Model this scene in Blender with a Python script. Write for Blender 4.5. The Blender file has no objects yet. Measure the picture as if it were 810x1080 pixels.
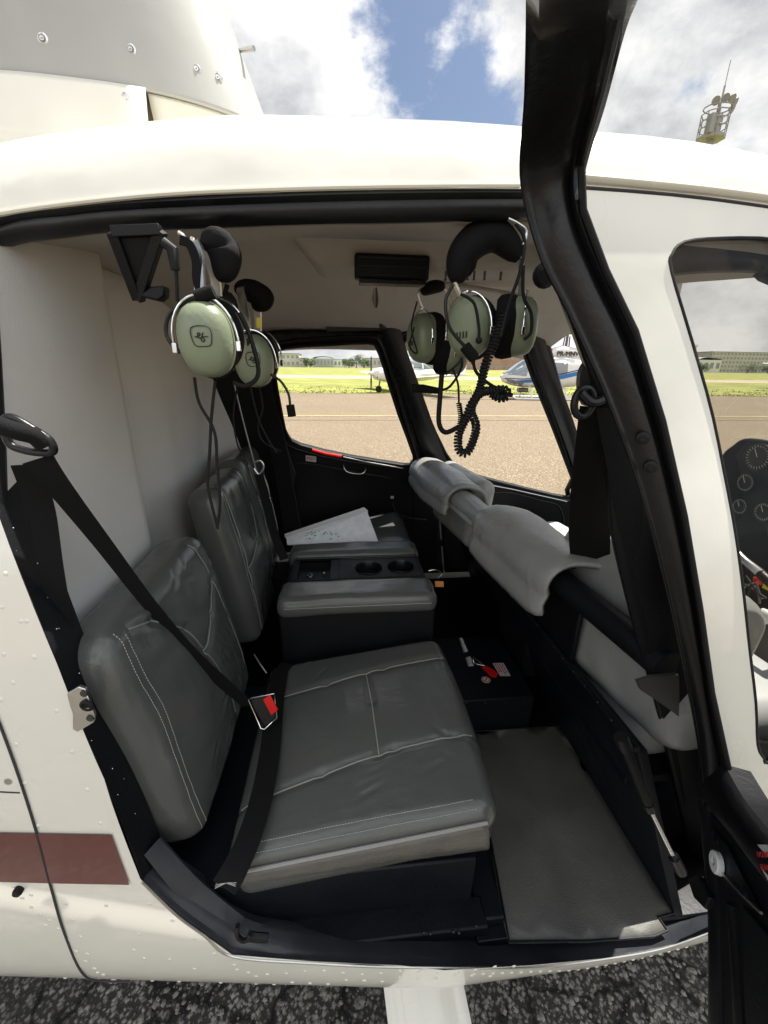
import bpy, bmesh, math, random
from mathutils import Vector, Matrix, noise
from mathutils.geometry import delaunay_2d_cdt
random.seed(7)
R = math.radians
V = Vector
scene = bpy.context.scene
COL = scene.collection

# ------------------------------------------------------------------ camera
F = 430.0
PITCH, YAW, ROLL = R(19.7), R(6.0), R(0.8)
EYE = V((0, 0, 1.5))
FWD = V((math.sin(YAW)*math.cos(PITCH), math.cos(YAW)*math.cos(PITCH), -math.sin(PITCH)))
RT0 = V((math.cos(YAW), -math.sin(YAW), 0))
UP0 = RT0.cross(FWD)
RT = RT0*math.cos(ROLL) + UP0*math.sin(ROLL)
UP = UP0*math.cos(ROLL) - RT0*math.sin(ROLL)
def ray(px, py):
    return RT*((px-405)/F) + UP*((540-py)/F) + FWD
def P(px, py, Y=None, X=None, Z=None):
    d = ray(px, py)
    if Y is not None: s = (Y-EYE.y)/d.y
    elif X is not None: s = (X-EYE.x)/d.x
    else: s = (Z-EYE.z)/d.z
    return EYE + d*s

cam = bpy.data.cameras.new('camera'); cam_o = bpy.data.objects.new('camera', cam); COL.objects.link(cam_o)
cam.sensor_fit = 'VERTICAL'; cam.sensor_height = 24; cam.lens = F/1080*24
cam.clip_start = 0.01; cam.clip_end = 6000
m = Matrix((RT, UP, -FWD)).transposed().to_4x4(); m.translation = EYE
cam_o.matrix_world = m
scene.camera = cam_o

# ------------------------------------------------------------------ materials
def mat(name, col, rough=.5, metal=0, bump=None, var=0, vscale=8, coat=0, spec=.5, rvar=0):
    """bump = list of (scale, distance, stretch)"""
    m = bpy.data.materials.new(name); m.use_nodes = True
    nt = m.node_tree; N = nt.nodes; L = nt.links
    b = N['Principled BSDF']
    b.inputs['Base Color'].default_value = (*col, 1)
    b.inputs['Roughness'].default_value = rough
    b.inputs['Metallic'].default_value = metal
    b.inputs['Specular IOR Level'].default_value = spec
    b.inputs['Coat Weight'].default_value = coat; b.inputs['Coat Roughness'].default_value = .04
    tc = N.new('ShaderNodeTexCoord')
    if var:
        n = N.new('ShaderNodeTexNoise'); n.inputs['Scale'].default_value = vscale; n.inputs['Detail'].default_value = 6
        L.new(tc.outputs['Object'], n.inputs['Vector'])
        r = N.new('ShaderNodeValToRGB')
        r.color_ramp.elements[0].position = .3; r.color_ramp.elements[1].position = .7
        r.color_ramp.elements[0].color = (*[c*(1-var) for c in col], 1)
        r.color_ramp.elements[1].color = (*[min(1, c*(1+var)) for c in col], 1)
        L.new(n.outputs['Fac'], r.inputs['Fac']); L.new(r.outputs['Color'], b.inputs['Base Color'])
    if rvar:
        n = N.new('ShaderNodeTexNoise'); n.inputs['Scale'].default_value = vscale*.7; n.inputs['Detail'].default_value = 5
        L.new(tc.outputs['Object'], n.inputs['Vector'])
        mr = N.new('ShaderNodeMapRange'); mr.inputs[1].default_value = .3; mr.inputs[2].default_value = .7
        mr.inputs[3].default_value = max(.02, rough-rvar); mr.inputs[4].default_value = rough+rvar
        L.new(n.outputs['Fac'], mr.inputs[0]); L.new(mr.outputs[0], b.inputs['Roughness'])
    prev = None
    for (sc, dist, st) in (bump or []):
        mp = N.new('ShaderNodeMapping'); mp.inputs['Scale'].default_value = st
        L.new(tc.outputs['Object'], mp.inputs['Vector'])
        n = N.new('ShaderNodeTexNoise'); n.inputs['Scale'].default_value = sc; n.inputs['Detail'].default_value = 4
        L.new(mp.outputs[0], n.inputs['Vector'])
        bp = N.new('ShaderNodeBump'); bp.inputs['Distance'].default_value = dist; bp.inputs['Strength'].default_value = 1
        L.new(n.outputs['Fac'], bp.inputs['Height'])
        if prev: L.new(prev.outputs[0], bp.inputs['Normal'])
        prev = bp
    if prev: L.new(prev.outputs[0], b.inputs['Normal'])
    return m
one = (1, 1, 1)
M = {}
M['paint'] = mat('white_paint', (.73, .71, .63), .3, coat=.85, bump=[(5, .0022, one), (1.6, .004, one)], var=.03, vscale=3, rvar=.06)
M['cream'] = mat('cream_paint', (.70, .675, .57), .3, coat=.3, bump=[(2, .004, one)], var=.02, vscale=3)
M['cowl'] = mat('cowl_paint', (.35, .35, .33), .4, coat=.3, bump=[(3, .006, one)], var=.04, vscale=4)
M['maroon'] = mat('maroon_paint', (.10, .016, .012), .3, coat=.25, bump=[(4, .001, one)])
M['black'] = mat('black_trim', (.005, .0055, .007), .5, spec=.25, bump=[(260, .0006, one)], rvar=.08, vscale=14)
M['frame'] = mat('black_moulding', (.006, .0062, .0075), .36, spec=.4, bump=[(160, .0005, one)], rvar=.1, vscale=9, var=.25)
M['sill'] = mat('blue_black_sill', (.034, .037, .044), .4, bump=[(120, .0006, one)], rvar=.1, vscale=12, var=.3)
M['floorblack'] = mat('black_floor_metal', (.004, .005, .008), .45, spec=.25, bump=[(120, .0006, one)], rvar=.1, vscale=12)
M['rubber'] = mat('rubber_seal', (.008, .008, .009), .6, spec=.25)
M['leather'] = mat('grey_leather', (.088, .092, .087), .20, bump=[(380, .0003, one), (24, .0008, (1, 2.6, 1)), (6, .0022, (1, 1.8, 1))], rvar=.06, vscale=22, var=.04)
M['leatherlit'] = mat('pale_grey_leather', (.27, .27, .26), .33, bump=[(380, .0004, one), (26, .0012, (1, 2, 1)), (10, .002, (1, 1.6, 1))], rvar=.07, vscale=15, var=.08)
M['leatherside'] = mat('taupe_leather_side', (.100, .096, .084), .38, bump=[(330, .0006, one), (26, .003, (1, 1, 2))], var=.1, vscale=20)
M['piping'] = mat('leather_piping', (.27, .27, .25), .4)
M['thread'] = mat('pale_thread', (.45, .44, .41), .8)
M['beige'] = mat('beige_liner', (.45, .42, .38), .9, bump=[(400, .0006, one), (5, .006, one)], var=.06, vscale=6)
M['greyliner'] = mat('grey_liner', (.68, .67, .645), .85, bump=[(500, .0005, one), (3, .006, one)], var=.05, vscale=5)
M['mat'] = mat('floor_mat_rubber', (.098, .097, .088), .55, bump=[(420, .0008, one), (6, .003, one)], var=.22, vscale=9, rvar=.12)
M['belt'] = mat('seat_belt_webbing', (.006, .006, .0065), .85, bump=[(700, .0008, (1, 1, .2))], spec=.2)
M['steel'] = mat('brushed_steel', (.62, .61, .58), .28, metal=1, bump=[(60, .0006, one)])
M['darksteel'] = mat('dark_steel', (.12, .12, .12), .35, metal=1)
M['chrome'] = mat('chrome', (.75, .75, .75), .12, metal=1)
M['red'] = mat('red_plastic', (.65, .012, .010), .35)
M['cup'] = mat('sage_green_plastic', (.195, .228, .148), .36, bump=[(200, .0004, one)], var=.05)
M['taupecap'] = mat('taupe_plastic', (.035, .035, .033), .55)
M['whitepl'] = mat('white_plastic', (.75, .75, .73), .35, var=.03)
M['ink'] = mat('black_ink', (.02, .02, .02), .6)
M['redink'] = mat('red_ink', (.5, .03, .03), .6)
M['yellow'] = mat('yellow_plastic', (.7, .55, .03), .4)
M['sticker'] = mat('white_sticker', (.55, .54, .52), .5)
M['blue'] = mat('blue_paint', (.02, .16, .45), .3)
M['navy'] = mat('navy_paint', (.02, .03, .09), .3)
M['farwhite'] = mat('aircraft_white', (.72, .72, .70), .3, var=.04)
M['wall'] = mat('hazed_render', (.50, .47, .43), .9, var=.08, vscale=.2)  # beige render with distance haze mixed into its colour
M['wallred'] = mat('reddish_render', (.36, .20, .16), .9, var=.1, vscale=.3)
M['roofgrey'] = mat('metal_roofing', (.35, .36, .37), .6, var=.1, vscale=.2)
M['windowdark'] = mat('dark_window', (.24, .25, .26), .2)  # dark glazing, its grey lifted to imitate distance haze
M['mast'] = mat('galvanised_mast', (.27, .265, .26), .6, var=.1, vscale=2)
M['bark'] = mat('bark', (.10, .07, .05), .9, var=.2)
M['leaf'] = mat('leaf_green', (.075, .105, .035), .7, var=.35, vscale=1.5)
M['grey'] = mat('grey_plastic', (.22, .22, .23), .45, var=.05)
M['gauge'] = mat('gauge_face', (.015, .015, .015), .25)
M['gap'] = mat('panel_gap', (.03, .025, .03), .7)
M['tan'] = mat('tan_lining', (.20, .18, .12), .8)

def glass(name, tint, refl=.08):
    m = bpy.data.materials.new(name); m.use_nodes = True
    nt = m.node_tree; N = nt.nodes; L = nt.links
    N.remove(N['Principled BSDF'])
    t = N.new('ShaderNodeBsdfTransparent'); t.inputs[0].default_value = (*tint, 1)
    g = N.new('ShaderNodeBsdfGlossy'); g.inputs['Roughness'].default_value = .015
    lw = N.new('ShaderNodeLayerWeight'); lw.inputs[0].default_value = .12
    n = N.new('ShaderNodeTexNoise'); n.inputs['Scale'].default_value = 30
    mx = N.new('ShaderNodeMixShader')
    mm = N.new('ShaderNodeMath'); mm.operation = 'MULTIPLY'; mm.inputs[1].default_value = refl*6
    L.new(lw.outputs['Fresnel'], mm.inputs[0])
    L.new(mm.outputs[0], mx.inputs[0]); L.new(t.outputs[0], mx.inputs[1]); L.new(g.outputs[0], mx.inputs[2])
    L.new(mx.outputs[0], N['Material Output'].inputs['Surface'])
    return m
M['glass'] = glass('clear_acrylic', (.97, .975, .97), .05)
M['tint'] = glass('tinted_acrylic', (.64, .63, .60), .30)
M['farglass'] = mat('aircraft_glazing', (.22, .26, .30), .12, spec=.8)

# ------------------------------------------------------------------ mesh helpers
def cat(pts, n=8, closed=False):
    """Catmull-Rom through points (any dimension Vectors)"""
    pts = [V(p) for p in pts]
    out = []; k = len(pts)
    rng = range(k) if closed else range(k-1)
    for i in rng:
        if closed: a, b, c, d = pts[i-1], pts[i], pts[(i+1) % k], pts[(i+2) % k]
        else: a, b, c, d = pts[max(i-1, 0)], pts[i], pts[i+1], pts[min(i+2, k-1)]
        for j in range(n):
            t = j/n
            out.append(.5*((2*b) + (c-a)*t + (2*a-5*b+4*c-d)*t*t + (3*b-3*c+d-a)*t*t*t))
    if not closed: out.append(pts[-1])
    return out

class MB:
    def __init__(s): s.v = []; s.f = []
    def add(s, vs, fs):
        o = len(s.v); s.v += [V(v) for v in vs]; s.f += [tuple(i+o for i in f) for f in fs]; return s
    def box(s, c, size, rot=None):
        hx, hy, hz = size[0]/2, size[1]/2, size[2]/2
        vs = [V((x, y, z)) for x in (-hx, hx) for y in (-hy, hy) for z in (-hz, hz)]
        if rot: vs = [rot @ v for v in vs]
        c = V(c)
        return s.add([v+c for v in vs], [(0, 1, 3, 2), (4, 6, 7, 5), (0, 4, 5, 1), (2, 3, 7, 6), (0, 2, 6, 4), (1, 5, 7, 3)])
    def tube(s, path, r, n=10, closed=False, caps=True):
        path = [V(p) for p in path]; k = len(path)
        rs = r if isinstance(r, (list, tuple)) else [r]*k
        if len(rs) != k: rs = [rs[min(len(rs)-1, int(i*len(rs)/k))] for i in range(k)]
        vs = []; nrm = None
        for i, p in enumerate(path):
            if closed: t = path[(i+1) % k]-path[i-1]
            else: t = path[min(i+1, k-1)]-path[max(i-1, 0)]
            if t.length < 1e-9: t = V((0, 0, 1))
            t.normalize()
            if nrm is None:
                a = V((0, 0, 1)) if abs(t.z) < .9 else V((1, 0, 0))
                nrm = t.cross(a).normalized()
            else:
                nrm = (nrm - t*nrm.dot(t))
                if nrm.length < 1e-6: nrm = t.orthogonal()
                nrm.normalize()
            bn = t.cross(nrm)
            for j in range(n):
                a = 2*math.pi*j/n
                vs.append(p + (nrm*math.cos(a)+bn*math.sin(a))*rs[i])
        fs = []
        for i in range(k if closed else k-1):
            i2 = (i+1) % k
            for j in range(n):
                j2 = (j+1) % n
                fs.append((i*n+j, i*n+j2, i2*n+j2, i2*n+j))
        if caps and not closed:
            fs.append(tuple(range(n-1, -1, -1))); fs.append(tuple((k-1)*n+j for j in range(n)))
        return s.add(vs, fs)
    def ribbon(s, path, wdirs, w, t):
        """flat strap: width directions per point"""
        path = [V(p) for p in path]; k = len(path)
        if not isinstance(wdirs, list): wdirs = [wdirs]*k
        vs = []
        for i, p in enumerate(path):
            tg = (path[min(i+1, k-1)]-path[max(i-1, 0)]).normalized()
            wd = V(wdirs[i]); wd = (wd - tg*wd.dot(tg)).normalized(); nn = tg.cross(wd)
            ww = w[i] if isinstance(w, list) else w
            for a, b in ((-1, -1), (1, -1), (1, 1), (-1, 1)):
                vs.append(p + wd*(a*ww/2) + nn*(b*t/2))
        fs = []
        for i in range(k-1):
            for j in range(4):
                j2 = (j+1) % 4
                fs.append((i*4+j, i*4+j2, i*4+4+j2, i*4+4+j))
        fs += [(3, 2, 1, 0), tuple((k-1)*4+j for j in range(4))]
        return s.add(vs, fs)
    def lathe(s, c, axis, prof, n=24, up=None, sx=1, sy=1, cap0=True):
        """prof: list of (r, h) along axis from c"""
        axis = V(axis).normalized(); c = V(c)
        u = V(up) if up else axis.orthogonal()
        u = (u-axis*u.dot(axis)).normalized(); w = axis.cross(u)
        vs = []
        for r, h in prof:
            for j in range(n):
                a = 2*math.pi*j/n
                vs.append(c + axis*h + u*(r*math.cos(a)*sx) + w*(r*math.sin(a)*sy))
        fs = []
        for i in range(len(prof)-1):
            for j in range(n):
                j2 = (j+1) % n
                fs.append((i*n+j, i*n+j2, (i+1)*n+j2, (i+1)*n+j))
        if cap0 and prof[0][0] > 1e-6: fs.append(tuple(range(n-1, -1, -1)))
        if prof[-1][0] > 1e-6: fs.append(tuple((len(prof)-1)*n+j for j in range(n)))
        return s.add(vs, fs)
    def ball(s, c, r, n=10):
        if not isinstance(r, (tuple, list)): r = (r, r, r)
        c = V(c); vs = []; m_ = max(4, n//2+1)
        for i in range(m_+1):
            th = math.pi*i/m_
            for j in range(n):
                a = 2*math.pi*j/n
                vs.append(c + V((r[0]*math.sin(th)*math.cos(a), r[1]*math.sin(th)*math.sin(a), r[2]*math.cos(th))))
        fs = [(i*n+j, i*n+n+j, i*n+n+(j+1) % n, i*n+(j+1) % n) for i in range(m_) for j in range(n)]
        return s.add(vs, fs)
    def prism(s, pts, vec):
        """polygon (3-D points) extruded by vec"""
        pts = [V(p) for p in pts]; k = len(pts); vec = V(vec)
        return s.add(pts+[p+vec for p in pts], [tuple(range(k-1, -1, -1)), tuple(range(k, 2*k))] + [(i, (i+1) % k, k+(i+1) % k, k+i) for i in range(k)])
    def grid(s, rows):
        n = len(rows[0]); vs = [p for r in rows for p in r]
        return s.add(vs, [(i*n+j, i*n+j+1, (i+1)*n+j+1, (i+1)*n+j) for i in range(len(rows)-1) for j in range(n-1)])
    def strip(s, Ls, Rs, nrm, thick, bulge=0, n=8, k=6, prof=None):
        """moulding between two rails; nrm points to the viewer"""
        Lc = cat(Ls, k); Rc = cat(Rs, k)
        nn = cat([V(q) for q in nrm], k) if isinstance(nrm, list) else [V(nrm).normalized()]*len(Lc)
        rows = []
        for a, b, q in zip(Lc, Rc, nn):
            q = q.normalized(); row = []
            for j in range(n+1):
                u = j/n
                h = prof(u) if prof else bulge*math.sin(math.pi*u)
                row.append(a.lerp(b, u) + q*h)
            row.append(b - q*thick); row.append(a - q*thick); row.append(row[0].copy())
            rows.append(row)
        s.grid(rows)
        w = len(rows[0])-1; o = len(s.v)-len(rows)*(w+1)
        s.f.append(tuple(o+j for j in range(w))); s.f.append(tuple(o+(len(rows)-1)*(w+1)+j for j in range(w-1, -1, -1)))
        return s
    def coil(s, path, Rr, r, pitch, n=6):
        path = cat(path, 16); out = []; acc = 0; nrm = None
        dense = []
        for i in range(len(path)-1):
            L = (path[i+1]-path[i]).length; m_ = max(1, int(L/(pitch/9)))
            for j in range(m_): dense.append(path[i].lerp(path[i+1], j/m_))
        for i, p in enumerate(dense):
            t = (dense[min(i+1, len(dense)-1)]-dense[max(0, i-1)]).normalized()
            if nrm is None: nrm = t.orthogonal().normalized()
            nrm = (nrm-t*nrm.dot(t)).normalized(); b = t.cross(nrm)
            if i: acc += (p-dense[i-1]).length
            a = 2*math.pi*acc/pitch
            out.append(p+(nrm*math.cos(a)+b*math.sin(a))*Rr)
        return s.tube(out, r, n)

FR = {}      # frame-coordinate origin of every object
def build(name, mb, material, parent=None, smooth=True, bevel=0, solid=0, soff=-1, bseg=2, wt=False, label=None, cull=True, subd=0):
    c = V((0, 0, 0))
    if mb.v:
        lo = V([min(v[i] for v in mb.v) for i in range(3)]); hi = V([max(v[i] for v in mb.v) for i in range(3)]); c = (lo+hi)/2
        if parent is None: c.z = lo.z
    me = bpy.data.meshes.new(name)
    me.from_pydata([v-c for v in mb.v], [], mb.f)
    mats = material if isinstance(material, list) else [material]
    for q in mats: me.materials.append(M[q] if isinstance(q, str) else q)
    bm = bmesh.new(); bm.from_mesh(me)
    bmesh.ops.remove_doubles(bm, verts=bm.verts, dist=1e-6)
    if cull: bmesh.ops.recalc_face_normals(bm, faces=bm.faces)
    bm.to_mesh(me); bm.free()
    for p in me.polygons: p.use_smooth = smooth
    o = bpy.data.objects.new(name, me); COL.objects.link(o)
    if parent is not None:
        o.parent = parent; o.location = c - FR[parent]
    else: o.location = c
    FR[o] = c
    if solid:
        md = o.modifiers.new('solid', 'SOLIDIFY'); md.thickness = solid; md.offset = soff
    if bevel:
        md = o.modifiers.new('bevel', 'BEVEL'); md.width = bevel; md.segments = bseg; md.limit_method = 'ANGLE'; md.angle_limit = R(40)
        md.harden_normals = False
    if subd:
        md = o.modifiers.new('sub', 'SUBSURF'); md.levels = subd; md.render_levels = subd
    if smooth:
        # sharp edges by angle
        try: me.set_sharp_from_angle(angle=R(38))
        except Exception: pass
    if label: o['label'] = label
    return o
def tag(o, label=None, cat_=None, group=None, kind=None):
    if label: o['label'] = label
    if cat_: o['category'] = cat_
    if group: o['group'] = group
    if kind: o['kind'] = kind
    return o
def empty(name, loc, rz=0, label=None, cat_=None, group=None, local=False):
    o = bpy.data.objects.new(name, None); COL.objects.link(o); o.location = V(loc); o.rotation_euler.z = rz
    o.empty_display_size = .1
    FR[o] = V((0, 0, 0)) if local else V(loc)
    return tag(o, label, cat_, group)
def text(s, size, origin, ux, uy, material, parent, name='lettering', depth=.0003):
    cu = bpy.data.curves.new('t', 'FONT'); cu.body = s; cu.size = size; cu.align_x = 'CENTER'; cu.align_y = 'CENTER'; cu.extrude = depth
    to = bpy.data.objects.new('t', cu)
    me = bpy.data.meshes.new_from_object(to)
    ux = V(ux).normalized(); uy = V(uy); uy = (uy-ux*uy.dot(ux)).normalized(); uz = ux.cross(uy)
    mb = MB(); mb.v = [V(origin)+ux*v.co.x+uy*v.co.y+uz*v.co.z for v in me.vertices]; mb.f = [tuple(p.vertices) for p in me.polygons]
    bpy.data.objects.remove(to); bpy.data.meshes.remove(me)
    return build(name, mb, material, parent, smooth=False, cull=False)

def rbox(sx, sy, sz, r, nx=24, ny=24, nz=6):
    """rounded box as grid on a cube, half sizes; returns verts, faces with local coords"""
    vid = {}; vs = []; fs = []
    def vert(i, j, k):
        key = (i, j, k)
        if key in vid: return vid[key]
        p = V((-1+2*i/nx, -1+2*j/ny, -1+2*k/nz))
        q = V((p.x*sx, p.y*sy, p.z*sz))
        inn = V((max(-(sx-r), min(sx-r, q.x)), max(-(sy-r), min(sy-r, q.y)), max(-(sz-r), min(sz-r, q.z))))
        d = q-inn
        # grid columns inside the rounding
        if d.length > 1e-9: q = inn + d.normalized()*r
        vid[key] = len(vs); vs.append(q); return vid[key]
    for i in range(nx):
        for j in range(ny):
            fs.append((vert(i, j, nz), vert(i+1, j, nz), vert(i+1, j+1, nz), vert(i, j+1, nz)))
            fs.append((vert(i, j, 0), vert(i, j+1, 0), vert(i+1, j+1, 0), vert(i+1, j, 0)))
    for i in range(nx):
        for k in range(nz):
            fs.append((vert(i, 0, k), vert(i+1, 0, k), vert(i+1, 0, k+1), vert(i, 0, k+1)))
            fs.append((vert(i, ny, k), vert(i, ny, k+1), vert(i+1, ny, k+1), vert(i+1, ny, k)))
    for j in range(ny):
        for k in range(nz):
            fs.append((vert(0, j, k), vert(0, j, k+1), vert(0, j+1, k+1), vert(0, j+1, k)))
            fs.append((vert(nx, j, k), vert(nx, j+1, k), vert(nx, j+1, k+1), vert(nx, j, k+1)))
    return vs, fs

# ------------------------------------------------------------------ fuselage section
YC, ZC = 1.10, 1.10
SEC = [(1.10, .30), (.90, .302), (.70, .315), (.55, .335), (.46, .36), (.415, .395), (.39, .44), (.378, .50), (.375, .62), (.378, .80), (.388, .95),
       (.42, 1.12), (.462, 1.28), (.51, 1.42), (.555, 1.56), (.60, 1.70), (.64, 1.785), (.74, 1.835), (.87, 1.87), (1.10, 1.885)]
_d = cat([V((a, b, 0)) for a, b in SEC], 8)
SD = [(p.x, p.y) for p in _d]
TH = [math.atan2(z-ZC, YC-y) for y, z in SD]; RR = [math.hypot(z-ZC, YC-y) for y, z in SD]
TH[0] = -math.pi/2; TH[-1] = math.pi/2
LL = [0]
for i in range(1, len(SD)): LL.append(LL[-1]+math.hypot(SD[i][0]-SD[i-1][0], SD[i][1]-SD[i-1][1]))
LMAX = LL[-1]
def interp(x, xs, ys):
    if x <= xs[0]: return ys[0]
    if x >= xs[-1]: return ys[-1]
    lo, hi = 0, len(xs)-1
    while hi-lo > 1:
        m_ = (lo+hi)//2
        if xs[m_] <= x: lo = m_
        else: hi = m_
    t = (x-xs[lo])/(xs[hi]-xs[lo]+1e-12)
    return ys[lo]+(ys[hi]-ys[lo])*t
def gy(x):
    return 1-.165*max(0, .15-x) if x > -1.2 else 1-.165*1.35
def gn(x):
    if x < .4: return 1
    q = min(1, (x-.4)/1.6); return math.sqrt(max(1e-4, 1-q*q))
def drop(x): return .2*x*x*max(0, min(1, -x*4)) if x < 0 else 0
def wz(z):
    t = max(0, min(1, (z-1.2)/.5)); return t*t*(3-2*t)
def S(x, l, off=0, far=False):
    th = interp(l, LL, TH); r = interp(l, LL, RR)-off
    Y = YC-r*math.cos(th); Z = ZC+r*math.sin(th)
    Y = YC-(YC-Y)*gy(x)*gn(x)
    Z = .8+(Z-.8)*gn(x) - drop(x)*wz(Z)
    if far: Y = 2*YC-Y
    return V((x, Y, Z))
def inv(p, far=False):
    Y = 2*YC-p.y if far else p.y
    g = gn(p.x); Y = YC-(YC-Y)/(gy(p.x)*g)
    Z = p.z+drop(p.x)*wz(p.z); Z = .8+(Z-.8)/g
    th = math.atan2(Z-ZC, YC-Y) if YC-Y > 0 else (math.pi/2 if Z > ZC else -math.pi/2)
    return math.hypot(Z-ZC, YC-Y)-interp(th, TH, RR), interp(th, TH, LL)
def onS(px, py, off=0, far=False):
    """(x, l) where the pixel ray meets the shell"""
    d = ray(px, py).normalized()
    t0, t1 = (.05, 1.6) if not far else (.9, 4.0)
    n = 300; prev = None; best = None
    for i in range(n+1):
        t = t0+(t1-t0)*i/n; p = EYE+d*t
        if p.x > 1.9 or p.x < -1.8: break
        if far and p.y < YC: continue
        f = inv(p, far)[0]+off
        if best is None or abs(f) < best[0]: best = (abs(f), p)
        if prev is not None and ((prev[1] > 0) != (f > 0)):
            a, b = prev[0], t
            for _ in range(24):
                c = (a+b)/2
                if (inv(EYE+d*c, far)[0]+off > 0) == (prev[1] > 0): a = c
                else: b = c
            p = EYE+d*a; return V((p.x, inv(p, far)[1]))
        prev = (t, f)
    p = best[1]
    return V((p.x, inv(p, far)[1]))   # ray passes just outside the silhouette
def Sp(px, py, off=0, far=False):
    q = onS(px, py, off, far); return S(q.x, q.y, off, far)
def l_of_z(z): return interp(z, [s[1] for s in SD], LL)

def inpoly(p, poly):
    c = False; n = len(poly); j = n-1
    for i in range(n):
        a, b = poly[i], poly[j]
        if (a[1] > p[1]) != (b[1] > p[1]) and p[0] < (b[0]-a[0])*(p[1]-a[1])/(b[1]-a[1]+1e-15)+a[0]: c = not c
        j = i
    return c
def dens(poly, step):
    out = []
    for i in range(len(poly)):
        a, b = poly[i], poly[(i+1) % len(poly)]
        n = max(1, int(math.hypot(b[0]-a[0], b[1]-a[1])/step))
        for j in range(n): out.append((a[0]+(b[0]-a[0])*j/n, a[1]+(b[1]-a[1])*j/n))
    return out
def sheet(outer, holes, fn, step=.03):
    loops = [dens(outer, step)]+[dens(h, step) for h in holes]
    pts = []; edges = []
    for lp in loops:
        o = len(pts); pts += [V((a[0], a[1])) for a in lp]
        edges += [(o+i, o+(i+1) % len(lp)) for i in range(len(lp))]
    xs = [p.x for p in pts[:len(loops[0])]]; ys = [p.y for p in pts[:len(loops[0])]]
    bp = list(pts)
    x = min(xs)+step/2; row = 0
    while x < max(xs):
        y = min(ys)+step/2*(1+row % 2)
        while y < max(ys):
            if inpoly((x, y), loops[0]) and not any(inpoly((x, y), h) for h in loops[1:]):
                if all((q.x-x)**2+(q.y-y)**2 > (step*.45)**2 for q in bp): pts.append(V((x, y)))
            y += step
        x += step; row += 1
    vo, eo, fo, *_ = delaunay_2d_cdt(pts, edges, [], 0, 1e-7)
    mb = MB(); fs = []
    for f in fo:
        c = sum((vo[i] for i in f), V((0, 0)))/len(f)
        if inpoly(c, loops[0]) and not any(inpoly(c, h) for h in loops[1:]): fs.append(tuple(f))
    mb.add([fn(p.x, p.y) for p in vo], fs)
    return mb
def inset(poly, d):
    """scale polygon about its centre by absolute distance d outward"""
    cx = sum(p[0] for p in poly)/len(poly); cy = sum(p[1] for p in poly)/len(poly)
    out = []
    for p in poly:
        v = V((p[0]-cx, p[1]-cy)); out.append((cx+v.x*(1+d/max(v.length, 1e-6)), cy+v.y*(1+d/max(v.length, 1e-6))))
    return out
# ================================================================== HELICOPTER
heli = empty('helicopter', (.3, 1.1, 0), label='white helicopter with maroon stripe, open rear door and grey leather cabin, filling the foreground', cat_='helicopter')

def onl(pts, off=0, far=False):
    out = []
    for q in pts:
        r = onS(q[0], q[1], off, far)
        if r is None: print('MISS', q, off, far); continue
        out.append((r.x, r.y))
    return out
def smooth2(poly, n=4):
    return [(p.x, p.y) for p in cat([V((a, b, 0)) for a, b in poly], n, closed=True)]

OPEN_PX = [(-75, 262), (0, 227), (150, 209), (300, 202), (450, 199), (560, 199), (596, 207), (612, 260), (643, 330), (672, 410), (698, 500), (718, 600), (735, 700), (748, 790),
           (756, 870), (752, 985), (640, 1010), (560, 1018), (420, 1018), (330, 1014), (245, 1007), (185, 963), (148, 927), (110, 822), (60, 700), (0, 548), (-60, 400), (-85, 300)]
OPEN = onl(OPEN_PX)
WIN_PX = [(708, 285), (709, 268), (722, 255), (760, 251), (815, 252)]
W1 = onl(WIN_PX)
W2 = onl([(815, 806), (806, 800), (799, 785), (797, 740), (790, 680), (781, 600), (768, 520), (752, 440), (730, 360)])
top_l = W1[-1][1]
FWIN = W1 + [(.60, top_l-.01), (.74, top_l-.06), (.80, l_of_z(1.45)), (.93, l_of_z(1.15)), (.96, l_of_z(.98)), (.92, l_of_z(.92)), (.80, l_of_z(.90))] + W2
FWIN = [(p.x, p.y) for p in cat([V((a, b, 0)) for a, b in FWIN], 3, closed=True)]
EDGE = [(1.85, l_of_z(.80)), (1.12, l_of_z(.90)), (1.05, l_of_z(1.15)), (.78, l_of_z(1.62)), (.70, l_of_z(1.75)), (.64, LMAX)]
OUT = [(-1.4, 0), (1.85, 0)] + EDGE + [(-1.4, LMAX)]
# x range of visible near front window is limited by the shell
mb = sheet(OUT, [OPEN, FWIN], lambda x, l: S(x, l), .035)
# rivets along seams of the lower skin (pressed into the same sheet)
def dome(px, py, r=.0038):
    q = onS(px, py)
    if q is None: return
    p = S(q.x, q.y); e = .004
    n = (S(q.x+e, q.y)-S(q.x-e, q.y)).cross(S(q.x, q.y+e)-S(q.x, q.y-e)).normalized()
    if n.y > 0: n = -n
    mb.lathe(p-n*.0004, n, [(r, 0), (r*.86, r*.18), (r*.5, r*.30), (.00001, r*.34)], 10)
riv = [(6, 605), (22, 655), (36, 693), (1, 738), (60, 750), (17, 785), (76, 793), (92, 833), (106, 868), (26, 826), (40, 871), (50, 884), (74, 884), (57, 915), (74, 908), (107, 910), (120, 903), (130, 930),
       (28, 655), (4, 690), (2, 640), (14, 720), (112, 955), (158, 953), (182, 971), (205, 990), (226, 1006), (70, 953), (77, 970), (85, 988), (92, 1006), (103, 1026), (33, 944), (48, 976), (147, 985), (141, 1002), (152, 1011), (179, 1012), (205, 1022), (160, 1040), (120, 1040), (100, 1060), (232, 1047), (270, 1030), (247, 1018), (63, 1062), (90, 1050), (187, 1053), (250, 1023)]
for i in range(17): riv.append((262+i*20, 1026+2.0*math.sin(i*1.3)-(i > 9)*(i-9)*1.1))
for i in range(14): riv.append((270+i*19, 1040-.9*i+2*math.sin(i*2.1)))
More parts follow.
